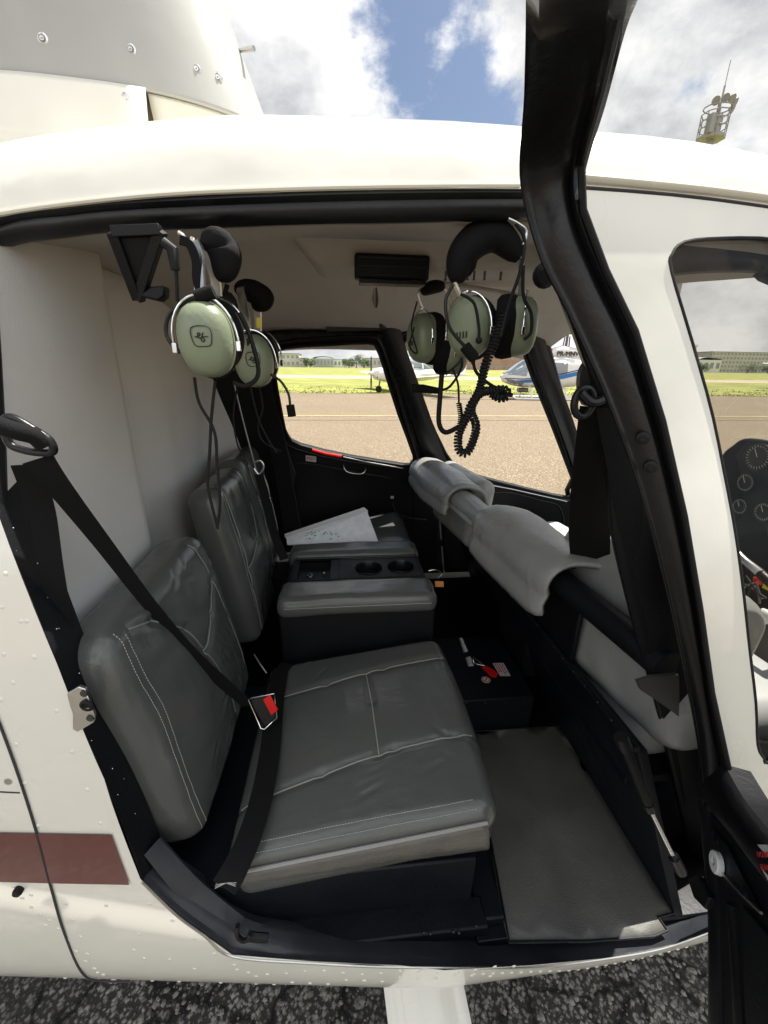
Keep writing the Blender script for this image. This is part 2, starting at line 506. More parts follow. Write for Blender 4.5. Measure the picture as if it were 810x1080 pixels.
for i in range(24): riv.append((500+i*10, 1028-.042*(i*10)))
for i in range(12): riv.append((14+i*9.5, 935+i*9.5+3*math.sin(i)))
for p in riv: dome(*p)
body = build('fuselage', mb, 'paint', heli, cull=True)
# far half of the shell, seen from outside it is white, windows are cut below
FR_PX = [(288, 381), (291, 371), (302, 366), (345, 363), (388, 361), (397, 366), (404, 385), (420, 436), (436, 480), (434, 489), (426, 491), (370, 482), (318, 470), (304, 460), (298, 440)]
FF_PX = [(427, 380), (425, 364), (430, 356), (445, 353), (500, 351), (536, 351), (547, 358), (560, 395), (583, 452), (604, 508), (605, 520), (598, 525), (560, 517), (500, 502), (484, 494), (470, 478), (448, 430)]
IO = .035
FRW = smooth2(onl(FR_PX, IO, True), 2); FFW = smooth2(onl(FF_PX, IO, True), 2)
mb = sheet(OUT, [inset(FRW, .02), inset(FFW, .02)], lambda x, l: S(x, l, 0, True), .05)
build('port_shell', mb, 'paint', heli, solid=.004, soff=0, label='far half of the white body shell')
# tail cone and boom behind the cabin
mb = MB(); rows = []
for x, k, dz in [(-1.4, 1, 0), (-1.7, .86, .05), (-2.1, .62, .14), (-2.6, .35, .25), (-3.2, .18, .33), (-6.5, .11, .38)]:
    row = []
    for i in range(0, len(LL), 4):
        p = S(-1.4, LL[i]); row.append(V((x, YC+(p.y-YC)*k, 1.15+(p.z-1.15)*k+dz)))
    for i in range(len(LL)-1, -1, -4):
        p = S(-1.4, LL[i], 0, True); row.append(V((x, YC+(p.y-YC)*k, 1.15+(p.z-1.15)*k+dz)))
    rows.append(row)
mb.grid(rows); build('tail_boom', mb, 'paint', heli)
# far side black door trims with window openings, each its own door
IT = [l_of_z(.50), l_of_z(1.64)]
def fx(px, py): q = onS(px, py, IO, True); return (q.x, q.y)
a0, a1 = fx(412, 352), fx(456, 500)
def midx(l): return a0[0]+(a1[0]-a0[0])*(l-a0[1])/(a1[1]-a0[1])
def fdoor(outline, win, nm, lab, far=True):
    mbx = sheet(outline, [win], lambda x, l: S(x, l, IO, far), .03)
    o = build(nm, mbx, 'black', heli, solid=.03, soff=-1 if False else 1, label=lab)
    g = sheet(inset(win, .008), [], lambda x, l: S(x, l, IO*.45, far), .05)
    build('window_pane', g, 'glass', o, cull=False)
    pth = [S(x, l, IO+.004, far) for x, l in win]
    build('window_seal', MB().tube(pth, .0055, 8, closed=True), 'rubber', o)
    pth = [S(x, l, IO+.002, far) for x, l in inset(win, .022)]
    build('window_moulding', MB().tube(pth, .007, 8, closed=True), 'frame', o)
    return o
lt = IT[1]; lb = IT[0]
d_rear = fdoor([(-.47, lb), (midx(lb)-.10, lb), (midx(1.4)-.004 if False else midx(l_of_z(.9))-.012, l_of_z(.9)), (midx(lt)-.012, lt), (-.47, lt)], FRW, 'cabin_door', 'closed rear door on the far side with EXIT placard')
xf = [fx(566, 352), fx(612, 505)]
def fxx(l): return min(1.12, xf[0][0]+(xf[1][0]-xf[0][0])*(l-xf[0][1])/(xf[1][1]-xf[0][1]))
d_front = fdoor([(midx(lb)-.09, lb), (1.12, lb), (1.12, l_of_z(.9)), (fxx(l_of_z(1.2)), l_of_z(1.2)), (fxx(l_of_z(1.45)), l_of_z(1.45)), (fxx(lt), lt), (midx(lt), lt), (midx(l_of_z(.9)), l_of_z(.9))], FFW, 'cabin_door', 'closed front door on the far side')
# pillars on the far side
def farpath(pts, off): return [Sp(a, b, off, True) for a, b in pts]
mb = MB().strip(farpath([(398, 340), (410, 372), (428, 425), (446, 478), (462, 520)], .05), farpath([(420, 340), (430, 372), (449, 425), (468, 478), (486, 520)], .05), (0, -1, 0), .02, .012)
pil = build('door_pillar', mb, 'frame', heli, label='far side pillar between the two doors')
mb = MB().tube([P(412, 395, 1.60), P(418, 385, 1.585), P(426, 396, 1.60), P(414, 400, 1.60), P(412, 395, 1.60)], .003); build('belt_guide', mb, 'black', pil)
mb = MB().strip(farpath([(550, 345), (564, 385), (584, 435), (607, 500), (618, 540)], .05), farpath([(571, 345), (583, 385), (602, 435), (618, 485), (634, 530)], .05), (-.3, -1, 0), .02, .010)
build('windshield_pillar', mb, 'frame', heli)
mb = MB().strip([P(272, 352, 1.62), P(345, 346, 1.62), P(400, 338, 1.62), P(470, 335, 1.60), P(556, 335, 1.6)], [P(272, 366, 1.62), P(345, 361, 1.62), P(400, 358, 1.62), P(470, 352, 1.60), P(560, 352, 1.60)], (0, -1, .2), .03, .008)
build('roof_rail', mb, 'frame', heli)
mb = MB().strip([P(343, 340, 1.57), P(372, 336, 1.57), P(398, 332, 1.57)], [P(345, 350, 1.57), P(372, 349, 1.57), P(402, 348, 1.57)], (0, -1, .2), .02, .004); build('hinge_cover', mb, 'frame', heli)
mb = MB().tube(cat([P(396, 296, 1.25), P(396, 312, 1.35), P(398, 330, 1.5), P(404, 345, 1.57)], 5), .012, 10); build('roof_rib', mb, 'frame', heli)
# placards and fittings of the rear far door
def Fq(px, py, off=.04): return Sp(px, py, off, True)
def quad(pts, t=.001, nrm=(0, -1, 0)): return MB().prism(pts, V(nrm).normalized()*t)
pl = build('exit_placard', quad([Fq(322.5, 480), Fq(333.5, 481.5), Fq(333.5, 487.5), Fq(322.5, 486)], .0015), 'sticker', d_rear, smooth=False)
text('EXIT', .0175, Fq(328, 483.7, .042)+V((0, -.003, 0)), Fq(333, 484.5)-Fq(323, 483.2), Fq(328, 480)-Fq(328, 487), 'redink', pl)
mb = MB().tube([Fq(329, 474.5, .046), Fq(343, 478.5, .046), Fq(360, 481.5, .046)], .0065, 8); build('red_tape', mb, 'red', d_rear)
mb = MB().tube([Fq(362, 482, .046), Fq(385, 487, .046), Fq(425, 494, .046)], .0030, 8); build('chrome_strip', mb, 'steel', d_rear)
mb = MB().tube(cat([Fq(362.5, 489, .04), Fq(362.5, 493, .06), Fq(366, 497.5, .065), Fq(374, 499.5, .065), Fq(382, 499.5, .065), Fq(385.5, 496, .06), Fq(385.5, 493, .04)], 4), .0025, 8); build('door_handle', mb, 'steel', d_rear)
build('latch', MB().box(Fq(413.5, 524.5, .045), (.016, .012, .014)), 'steel', d_rear, bevel=.002)
build('door_lever', MB().tube(cat([Fq(414, 530, .05), Fq(418, 540, .06), Fq(432, 546, .06), Fq(450, 548, .06)], 4), .0035, 8), 'darksteel', d_rear)
rec = [Fq(a, b, .037) for a, b in [(303, 500), (309, 491), (325, 489), (380, 499), (432, 508), (438, 516), (436, 560), (432, 590), (320, 590), (303, 560)]]
build('trim_groove', MB().tube(cat(rec, 4, closed=True), .0035, 6, closed=True), 'frame', d_rear)
rec = [Fq(a, b, .037) for a, b in [(520, 520), (540, 520), (570, 528), (590, 535), (592, 560), (560, 575)]]
build('trim_groove', MB().tube(cat(rec, 4), .0035, 6), 'frame', d_front)
build('chrome_strip', MB().tube([Fq(492, 507, .045), Fq(540, 516, .045), Fq(598, 529, .045)], .0025, 6), 'steel', d_front)

# near side black trim inside the skin, front part
inner_w = [(x-.015 if l < top_l-.03 and x < .62 else x, l-.018 if l > top_l-.06 else l+.01) for x, l in FWIN]
mb = sheet([(.34, l_of_z(.56)), (1.10, l_of_z(.56)), (1.10, l_of_z(.9)), (1.0, l_of_z(1.2)), (.76, l_of_z(1.6)), (.70, l_of_z(1.68)), (.34, l_of_z(1.68)), (.42, l_of_z(1.5)), (.50, l_of_z(1.1)), (.60, l_of_z(.8)), (.64, l_of_z(.56))],
    [inner_w], lambda x, l: S(x, l, .03), .04)
build('door_trim', mb, 'black', heli, solid=.012, soff=1, label='black inner trim of the near front door')

# ---- front door window (near) : pane, seal
fw = smooth2(FWIN, 2)
dcut = build('window_pane', sheet(inset(FWIN, .005), [], lambda x, l: S(x, l, .006), .04), 'tint', heli, cull=False, label='tinted window of the closed front door')
build('window_seal', MB().tube([S(x, l, .001) for x, l in FWIN], .0026, 8, closed=True), 'rubber', dcut)
# rain gutter / seam line over the doors
gp = [Sp(a, b) for a, b in [(-60, 246), (0, 225), (150, 206.5), (300, 199), (450, 196), (548, 195.5)]]
build('rain_gutter', MB().tube(cat(gp, 6), .0035, 8), 'cream', heli)
gp = [Sp(a, b) for a, b in [(612, 190), (680, 196), (740, 202), (810, 211), (860, 219)]]
build('rain_gutter', MB().strip([q+V((0, -.003, .006)) for q in gp], [q+V((0, -.003, -.004)) for q in gp], (0, -1, .2), .006, .006), 'cream', heli)
gp = [Sp(a, b) for a, b in [(613, 198), (680, 203), (740, 209), (810, 218.5), (860, 227)]]
build('door_gap', MB().tube(cat(gp, 6), .0022, 6), 'gap', heli)
# stripe and panel gaps on the lower skin
def pxsheet(poly, off=-.0028, step=7):
    return sheet(poly, [], lambda a, b: Sp(a, b, off), step)
sx_ = onl([(0, 876.5), (60, 877.5), (118, 878.5), (137, 931), (60, 929.5), (0, 928)])
build('maroon_stripe', sheet([(-1.38, sx_[0][1]+.01)]+sx_+[(-1.38, sx_[-1][1]+.01)], [], lambda x, l: S(x, l, -.0028), .02), 'maroon', heli, cull=False)
build('panel_gap', MB().tube(cat([Sp(a, b, -.0022) for a, b in [(-30, 690), (0, 765), (20, 820), (38, 877), (52, 930), (68, 985), (88, 1028), (108, 1054), (132, 1069)]], 6), .0016, 6), 'gap', heli)
build('panel_gap', MB().tube(cat([Sp(a, b) for a, b in [(-40, 832), (0, 835), (21, 836)]], 6), .0013, 6), 'gap', heli)
build('drain_plug', MB().lathe(Sp(21, 937), (0, -1, 0), [(.007, 0), (.007, .006), (.0055, .009), (0.0001, .009)], 14), 'black', heli)
build('panel_screw', MB().lathe(Sp(9, 824), (0, -1, .1), [(.005, -.001), (.005, .0012), (.0012, .0012), (.001, .0004)], 12), 'steel', heli)

# ---- near door opening frame
def rail(pts, off): return [Sp(a, b, off) for a, b in pts]
mb = MB().strip(rail([(-90, 275), (0, 228), (75, 217), (150, 210.5), (300, 203.5), (450, 200), (575, 200)], .002), rail([(-70, 290), (0, 259), (60, 250), (130, 243), (300, 237.5), (450, 234), (580, 231)], .035), (0, -1, -.2), .02, n=10,
                prof=lambda u: .004*math.sin(math.pi*min(1, u*4)) + .006*math.sin(math.pi*max(0, (u-.3)/.7)))
build('door_frame', mb, 'frame', heli, label='black moulding over the rear door opening')
jo = [(-100, 290), (-60, 402), (-30, 474), (0, 549), (30, 624), (60, 701), (85, 760), (110, 823), (130, 874), (150, 928)]
ji = [(-75, 280), (-28, 380), (2, 440), (32, 545), (56, 615), (84, 690), (104, 745), (128, 806), (145, 850), (168, 906)]
mb = MB().strip(rail(jo, .002), rail(ji, .045), (0, -1, -.1), .02, n=10, prof=lambda u: .003*math.sin(math.pi*min(1, u*5)) + .003*math.sin(math.pi*max(0, (u-.25)/.75)))
build('door_frame', mb, 'black', heli, label='black jamb behind the rear seat')
so = [(150, 928), (186, 963), (216, 985), (246, 1007), (330, 1014), (420, 1018), (560, 1018), (640, 1009), (700, 998), (752, 980)]
si = [(168, 904), (212, 934), (246, 960), (275, 974), (340, 986), (430, 992), (540, 995), (640, 991), (700, 978), (744, 958)]
mb = MB().strip(rail(so, .002), rail(si, .055), (0, -1, .8), .03, n=10, prof=lambda u: .003*math.sin(math.pi*min(1, u*6)) + .006*math.sin(math.pi*max(0, min(1, (u-.2)/.8))))
sill = build('door_sill', mb, 'sill', heli)
build('sill_edge', MB().tube(cat(rail([(150, 930), (186, 965), (216, 987), (246, 1009), (330, 1016), (420, 1020), (560, 1020), (640, 1011), (700, 1000), (752, 982)], -.001), 5), .0022, 8), 'steel', sill)
mb = MB()
mb.tube(cat([Sp(a, b, .012) for a, b in [(251, 976), (250, 986), (256, 992), (262, 990), (264, 984)]], 4), .004, 8)
mb.strip([Sp(262, 983, .02), Sp(272, 984, .02), Sp(283, 985, .02)], [Sp(262, 994, .01), Sp(272, 995, .01), Sp(282, 995, .01)], (0, -1, .8), .004, .003)
build('door_catch', mb, 'black', sill)
build('jamb_flap', MB().strip([Sp(152, 902, .02), Sp(190, 948, .02), Sp(246, 998, .014)], [Sp(168, 884, .05), Sp(212, 930, .05), Sp(258, 968, .05)], (0, -1, .8), .006, .002), 'sill', sill)
# chips and scuffs of worn paint along the jamb
mb = MB()
for _ in range(15):
    t = random.random(); i = min(len(jo)-2, int(3+t*6)); k = random.random()
    a = V(jo[i]).lerp(V(jo[i+1]), k); b = V(ji[i]).lerp(V(ji[i+1]), k); c = a.lerp(b, random.uniform(.1, .9))
    if c.x < 0: continue
    mb.ball(Sp(c.x, c.y, .0)+V((0, -.0005, 0)), (.0008*random.uniform(.4, 1.1),)*3, 5)
ch = build('worn_paint_specks', mb, 'whitepl', heli); ch['kind'] = 'stuff'
# latch plate
lp = build('latch_plate', MB().prism([Sp(a, b, -.004) for a, b in [(73, 729), (85, 721.5), (92, 724), (102, 752), (101, 759), (84, 769), (79, 766), (79, 750), (76, 742)]], V((.0, -.005, .0))), 'steel', heli, bevel=.001)
q = Sp(92, 744, -.009); nn = V((-.1, -1, 0)).normalized()
build('latch_hole', MB().lathe(q, nn, [(.0095, 0), (.0095, .0015), (.006, .003), (.0045, .001), (.0001, .001)], 16), 'black', lp)
for a, b in [(89, 731), (95.5, 757)]:
    build('latch_screw', MB().lathe(Sp(a, b, -.009), nn, [(.0052, 0), (.0048, .002), (.0001, .0026)], 12), 'darksteel', lp)

# ================================================================== INTERIOR
mb = MB(); mb.box((.86, 1.10, .49), (1.26, 1.36, .02)); mb.box((-.14, 1.12, .4885), (.66, 1.28, .018)); build('cabin_floor', mb, 'floorblack', heli, bevel=.002)
# floor mat
mo = [P(a, b, Z=.506) for a, b in [(497, 772), (592, 765.5), (716, 962), (694, 968), (704, 982), (690, 988), (620, 993), (537, 993.5)]]
mo = [(p.x, p.y) for p in mo]; mo = mo[:-1]+[(mo[-1][0], mo[-1][1])]
mb = sheet(mo, [], lambda x, y: V((x, y, .506+.0012*noise.noise(V((x*7, y*7, 0))))), .03)
build('floor_mat', mb, 'mat', heli, solid=.005, soff=-1, cull=False)
mb = MB().tube([V((x, y, .5075)) for x, y in dens(mo, .05)], .0022, 6, closed=True); build('mat_edge', mb, 'black', heli)
# raised step box in the middle with placards
a = P(462, 738, Z=.62); b = P(566, 737, Z=.62)
bx0, bx1, by = a.x-.10, b.x, (a.y+b.y)/2
mb = MB().box(((bx0+bx1)/2, by+.14, .56), (bx1-bx0, .28, .12)); step = build('tunnel_box', mb, 'floorblack', heli, bevel=.004)
mb = MB()
for px in (474, 492, 512, 534, 553): build('rivet', MB().ball(P(px, 741, Y=by-.001), .0022, 6), 'darksteel', step)
def onbox(px, py): return P(px, py, Z=.6225)
st = build('placard', quad([onbox(519.5, 699.5), onbox(531, 699.5), onbox(538.5, 713), onbox(527.5, 713)], .001, (0, 0, 1)), 'sticker', step, smooth=False)
mb = MB()
for k in range(4):
    t = .14+k*.22
    l0 = onbox(519.5, 699.5).lerp(onbox(531, 699.5), t); l1 = onbox(527.5, 713).lerp(onbox(538.5, 713), t)
    s0 = l0.lerp(l1, .06)
    while True:
        tt = random.uniform(.1, .25); e = s0 + (l1-l0)*tt
        if (e-l0).length > (l1-l0).length*.95: break
        mb.box((s0+e)/2+V((0, 0, .0014)), ((e-s0).length, .0032, .0005), Matrix.Rotation(math.atan2((l1-l0).y, (l1-l0).x), 3, 'Z')); s0 = e+(l1-l0)*.05
build('placard_print', mb, 'redink', st, smooth=False)
c = onbox(512.5, 717)
rg = build('no_smoking_sign', MB().lathe(c, (0, 0, 1), [(.0135, 0), (.0135, .001), (.0001, .001)], 24), 'sticker', step)
mb = MB().tube([c+V((.0105*math.cos(i*.3), .0105*math.sin(i*.3), .0013)) for i in range(21)], .0013, 6, closed=True); mb.box(c+V((0, 0, .0015)), (.02, .003, .0008), Matrix.Rotation(.8, 3, 'Z'))
build('prohibition_ring', mb, 'redink', rg)
build('red_tag', MB().prism([onbox(507.5, 704), onbox(513, 702.5), onbox(521, 707), onbox(525, 711), onbox(523, 715), onbox(518, 714)], V((0, 0, .0022))), 'red', step, bevel=.001)
build('tag_chain', MB().tube(cat([onbox(499, 694)+V((0, 0, .003)), onbox(503, 697)+V((0, 0, .003)), onbox(507, 700)+V((0, 0, .003)), onbox(511, 703)+V((0, 0, .004))], 4)+cat([onbox(506, 702)+V((0, 0, .003)), onbox(500, 700)+V((0, 0, .003)), onbox(499, 696)+V((0, 0, .003))], 4), .0012, 6), 'steel', step)

# bulkhead liners
def dzr(x): return drop(x)
mb = MB(); rows = []
for i in range(19):
    t = i/18; rnd = .05*max(0, (t-.86)/.14)**2
    rows.append([V((-.45-rnd+.012*math.sin(t*3), (lambda y0: y0+(.955-y0)*t)(S(-.45, l_of_z(min(1.72, .5+j*.06)), .012).y), .5+j*.06)) for j in range(21)])
mb.grid(rows); build('bulkhead_panel', mb, 'greyliner', heli, solid=.01, soff=0, label='pale grey liner behind the near seat')
mb = MB(); rows = []
for i in range(25):
    y = .93+i*(1.72-.93)/24; t = i/24
    x = -.545+.055*min(1, t*3)+.115*max(0, (t-.70)/.30)**1.6
    rows.append([V((x, y, .5+j*.06)) for j in range(21)])
mb.grid(rows); build('bulkhead_panel', mb, 'greyliner', heli, solid=.01, soff=0, label='recessed liner behind the middle and far seats')
build('liner_edge', MB().tube([S(-.452, l_of_z(z_/20), .016) for z_ in range(12, 34)], .011, 8), 'black', heli)
build('liner_seam', MB().tube([P(268, 430, X=-.47), P(277, 520, X=-.47), P(283, 580, X=-.47)], .004, 8), 'greyliner', heli)
# ceiling liner
CE = cat([V((.645, 1.690, 0)), V((.70, 1.697, 0)), V((.82, 1.712, 0)), V((1.02, 1.735, 0)), V((1.10, 1.735, 0)), V((1.22, 1.715, 0)), V((1.42, 1.675, 0)), V((1.62, 1.612, 0)), V((1.70, 1.56, 0))], 5)
mb = MB(); rows = []
for i in range(22):
    x = -.55+i*(.80+.55)/21; row = []
    for q in CE:
        y = q.x; z = q.y - drop(x)*.8 - .35*max(0, x-.55)**1.6
        y = YC+(y-YC)*(gy(x) if q.x < YC else 1)
        row.append(V((x, y, z+.002*noise.noise(V((x*5, y*5, 1))))))
    rows.append(row)
mb.grid(rows); build('ceiling_liner', mb, 'beige', heli, solid=.008, soff=0)
# overhead duct with vent
def PZ(px, py, z): return P(px, py, Z=z)
du = MB(); zt = 1.735; zb = 1.672
o_ = [(-.10, .83), (.50, .80), (.52, 1.04), (.0, 1.10), (-.085, 1.0)]
i_ = [(-.04, .865), (.48, .83), (.48, 1.01), (.03, 1.06), (-.035, .985)]
top = [V((x, y, zt)) for x, y in o_]; bot = [V((x, y, zb)) for x, y in i_]
du.add(top+bot, [(0, 1, 6, 5), (1, 2, 7, 6), (2, 3, 8, 7), (3, 4, 9, 8), (4, 0, 5, 9), (5, 6, 7, 8, 9)])
duct = build('overhead_duct', du, 'beige', heli, bevel=.012, bseg=3)
q = P(413, 283, Y=.845)
mb = MB(); mb.box(q, (.135, .03, .040)); vent = build('air_vent', mb, 'black', duct, bevel=.004)
mb = MB()
for k in (-1, 0, 1): mb.tube([q+V((-.062, -.0155, k*.013)), q+V((.062, -.0155, k*.013))], .0016, 8)
build('vent_louvre', mb, 'frame', vent)
build('vent_lip', MB().box(q+V((.0, -.01, -.026)), (.12, .03, .006)), 'black', vent, bevel=.001)
mb = MB()
for px in (470, 484, 493, 500, 511, 528): build('headset_peg', MB().lathe(P(px, 292, Y=.86), (0, 0, -1), [(.0022, -.01), (.0022, .004), (.0045, .006), (.0001, .007)], 8), 'darksteel', duct)
build('map_light', MB().lathe(P(574, 290, Y=.62), V((-.3, -1, -.3)), [(.016, 0), (.016, .012), (.010, .018), (.0001, .018)], 14), 'black', heli)
build('ceiling_seam', MB().tube(cat([P(455, 296, Y=.98), P(500, 303, Y=.98), P(540, 310, Y=.96), P(562, 316, Y=.94)], 6), .004, 8), 'beige', heli)
# corner gusset for the headset hook near the bulkhead
A, B, C_ = P(119, 245, Y=.60), P(170, 243, Y=.60), P(146, 316, Y=.63)
tri = lambda a, b, c, d: [a, b, c]
mb = MB()
for p0, p1 in ((A, C_), (C_, B), (A, B)):
    d_ = (p1-p0); mb.ribbon([p0, p1], V((0, 1, 0)).cross(d_), .012, .012)
mb.prism([A.lerp(C_, .03), B.lerp(C_, .5)*.0+A.lerp(B, .85), C_], V((0, .012, 0)))
gus = build('gusset_bracket', mb, 'black', heli, bevel=.001)
mb = MB().prism([P(146, 312, Y=.62), P(158, 302, Y=.62), P(173, 301, Y=.62), P(173, 312, Y=.62), P(166, 317, Y=.62)], V((0, .02, 0))); build('gusset_foot', mb, 'black', gus, bevel=.002)

# ------------------------------------------------------------------ seats
def seat_pad(name, cen, ax, ay, az, half, r, bulge, seams, lab=None, matl='leather', n=(44, 44, 8), wr=.0016, seed=0, thick_r=.0015, edge_piping=True, crown=0, threads=(), shape=None, crs=()):
    rs = random.Random(seed+50); creases = []
    for (cu, cv, ang, spread, cnt, ln) in crs:
        for _ in range(cnt):
            c0 = V((cu+rs.uniform(-spread, spread), cv+rs.uniform(-spread, spread))); a = ang+rs.uniform(-.35, .35); L_ = ln*rs.uniform(.5, 1.3)
            creases.append((c0, c0+V((math.cos(a), math.sin(a)))*L_, rs.uniform(.0007, .0017)))
    cen = V(cen); ax, ay, az = [V(q).normalized() for q in (ax, ay, az)]; sx, sy, sz = half
    def D(q):
        u, v = q.x/sx, q.y/sy
        z = q.z + (bulge*(1-u*u)*(1-v*v) if q.z > 0 else 0)
        w = 1 if q.z > 0 else .3
        cr = noise.noise(V((u*2.3+seed, v*3.1, seed)))*wr*w
        rid = abs(noise.noise(V((u*4+seed*3+1.7*noise.noise(V((u*3, v*3, seed))), v*7, 3.3+seed))))
        cr += noise.noise(V((u*7+seed, v*3.5+3*u, seed+2)))*wr*.55*w
        for (c0, c1, dp) in creases:
            d = c1-c0; t = max(0, min(1, (V((u, v))-c0).dot(d)/d.length_squared)); e = (V((u, v))-c0-d*t); ds = math.hypot(e.x*sx, e.y*sy)
            if ds < .03 and q.z > 0: cr += dp*(-math.exp(-(ds/.0042)**2)+.45*math.exp(-((ds-.011)/.006)**2))*math.sin(math.pi*min(.95, max(.05, t)))
        # pull-in at the seams
        for sg in seams:
            for i in range(len(sg)-1):
                a, b = V(sg[i]), V(sg[i+1]); d = b-a; t = max(0, min(1, (V((u, v))-a).dot(d)/max(d.length_squared, 1e-6)))
                ds = (V((u, v))-a-d*t).length*min(sx, sy)
                if ds < .03 and q.z > 0: cr -= .0045*math.exp(-(ds/.009)**2)
        q2 = V((q.x, q.y, z+cr))
        if shape: q2 = shape(q2, u, v)
        return cen + ax*q2.x + ay*q2.y + az*q2.z
    vs, fs = rbox(sx, sy, sz, r, *n)
    mb = MB(); mb.add([D(q) for q in vs], fs)
    o = build(name, mb, matl, heli, label=lab)
    def top(u, v, e=.0008):
        x, y = u*sx, v*sy
        inx = max(-(sx-r), min(sx-r, x)); iny = max(-(sy-r), min(sy-r, y)); dx, dy = x-inx, y-iny; dd = math.hypot(dx, dy)
        z = sz-r+math.sqrt(max(0, r*r-dd*dd)) if dd < r else sz-r
        return D(V((x, y, max(z, .001))))+az*e
    sm = MB(); has = False
    for sg in seams:
        pts = []
        for i in range(len(sg)-1):
            for k in range(10):
                t = k/10; pts.append(top(sg[i][0]+(sg[i+1][0]-sg[i][0])*t, sg[i][1]+(sg[i+1][1]-sg[i][1])*t))
        pts.append(top(*sg[-1])); sm.tube(pts, thick_r, 6); has = True
    if has: build('seam', sm, 'piping', o)
    th = MB(); has = False
    for sg in threads:
        pts = [top(*p) for p in [(sg[i][0]+(sg[i+1][0]-sg[i][0])*t/20, sg[i][1]+(sg[i+1][1]-sg[i][1])*t/20) for i in range(len(sg)-1) for t in range(20)]]
        L = 0; nxt = 0
        for i in range(1, len(pts)):
            d = pts[i]-pts[i-1]; s0 = 0
            while L+d.length > nxt:
                p = pts[i-1]+d.normalized()*(nxt-L)
                th.tube([p-d.normalized()*.0017, p+d.normalized()*.0017], .0005, 5); nxt += .0052; has = True
            L += d.length
    if has: build('stitching', th, 'thread', o)
    return o, top, D
# near seat cushion
tilt = V((.47, 0, .07)).normalized(); up_ = V((0, 1, 0)).cross(tilt)*-1
up_ = V((-tilt.z, 0, tilt.x))
def shp(q, u, v):
    # front edge bowed, rear narrower
    q.x += .012*(1-v*v)*max(0, u)
    if q.z < 0 and u > 0: q.x -= .01*u
    return q
near, ntop, _ = seat_pad('seat_cushion', (.028, .705, .698), tilt, (0, 1, 0), up_, (.238, .242, .055), .030, .022,
    [[(-.95, .42), (-.3, .46), (.3, .55), (.93, .62)], [(-.95, -.62), (-.3, -.52), (.3, -.42), (.95, -.36)], [(.12, .50), (.15, .1), (.17, -.45)]],
    'near grey leather cushion, seamed and creased', threads=[[(-.96, -.955), (.93, -.955)], [(-.96, -.905), (.93, -.905)]], shape=shp, seed=1, n=(110, 110, 10), crs=[(.15, .30, 1.9, .18, 5, .22), (.85, -.55, 2.4, .14, 7, .25), (.2, -.75, .3, .3, 6, .30), (-.6, .75, .9, .2, 4, .25), (.8, .3, 1.7, .2, 3, .3)])
# taupe side band with its stitched edge
mb = MB(); rows = []
for i in range(41):
    u = -.93+i*1.83/40; row = []
    for k in range(7):
        w = k/6; x = .028+tilt.x*u*.238; base = V((.028, .705, .698))+tilt*(u*.238)+V((0, -.242, 0))
        row.append(base+up_*(.030-(.040+.045*(u+.93)/1.83)*w)+V((0, .010*w*w-.0035-.006*math.sin(w*3.1)+.0012*noise.noise(V((u*9, w*3, 0))), 0)))
    rows.append(row)
mb.grid(rows); side = build('side_band', mb, 'leatherside', near, solid=.003, soff=0)
pp = [V((.028, .705, .698))+tilt*(u/20*.238)+V((0, -.2445, 0))+up_*.031 for u in range(-19, 19)]
build('piping', MB().tube(pp, .0035, 8), 'piping', near)
th = MB()
for i in range(88):
    u = -.92+i*1.8/87; p = V((.028, .705, .698))+tilt*(u*.238)+V((0, -.247, 0))+up_*.0225
    th.tube([p-tilt*.0015, p+tilt*.0015], .0005, 5)
build('stitching', th, 'thread', near)
# far seat cushion
seat_pad('seat_cushion', (.028, 1.56, .80), tilt, (0, 1, 0), up_, (.238, .19, .05), .03, .015, [], 'far seat cushion, mostly hidden by the console', seed=4, n=(24, 24, 6))
# seat bases
mb = MB(); mb.box((-.10, .705, .575), (.66, .47, .15)); base = build('seat_base', mb, 'floorblack', heli, bevel=.004)
mb = MB(); mb.box((.262, .70, .512), (.05, .52, .022)); mb.box((-.0, .452, .515), (.50, .05, .028)); build('seat_rail', mb, 'floorblack', heli, bevel=.004)
mb = MB()
for a, b in [(478, 983), (484, 984), (447, 984), (454, 985), (502, 977)]: build('floor_screw', MB().ball(P(a, b, Z=.531), .003, 7), 'darksteel', heli)
mb = MB(); mb.box((-.10, 1.56, .625), (.66, .36, .25)); build('seat_base', mb, 'floorblack', heli, bevel=.004)

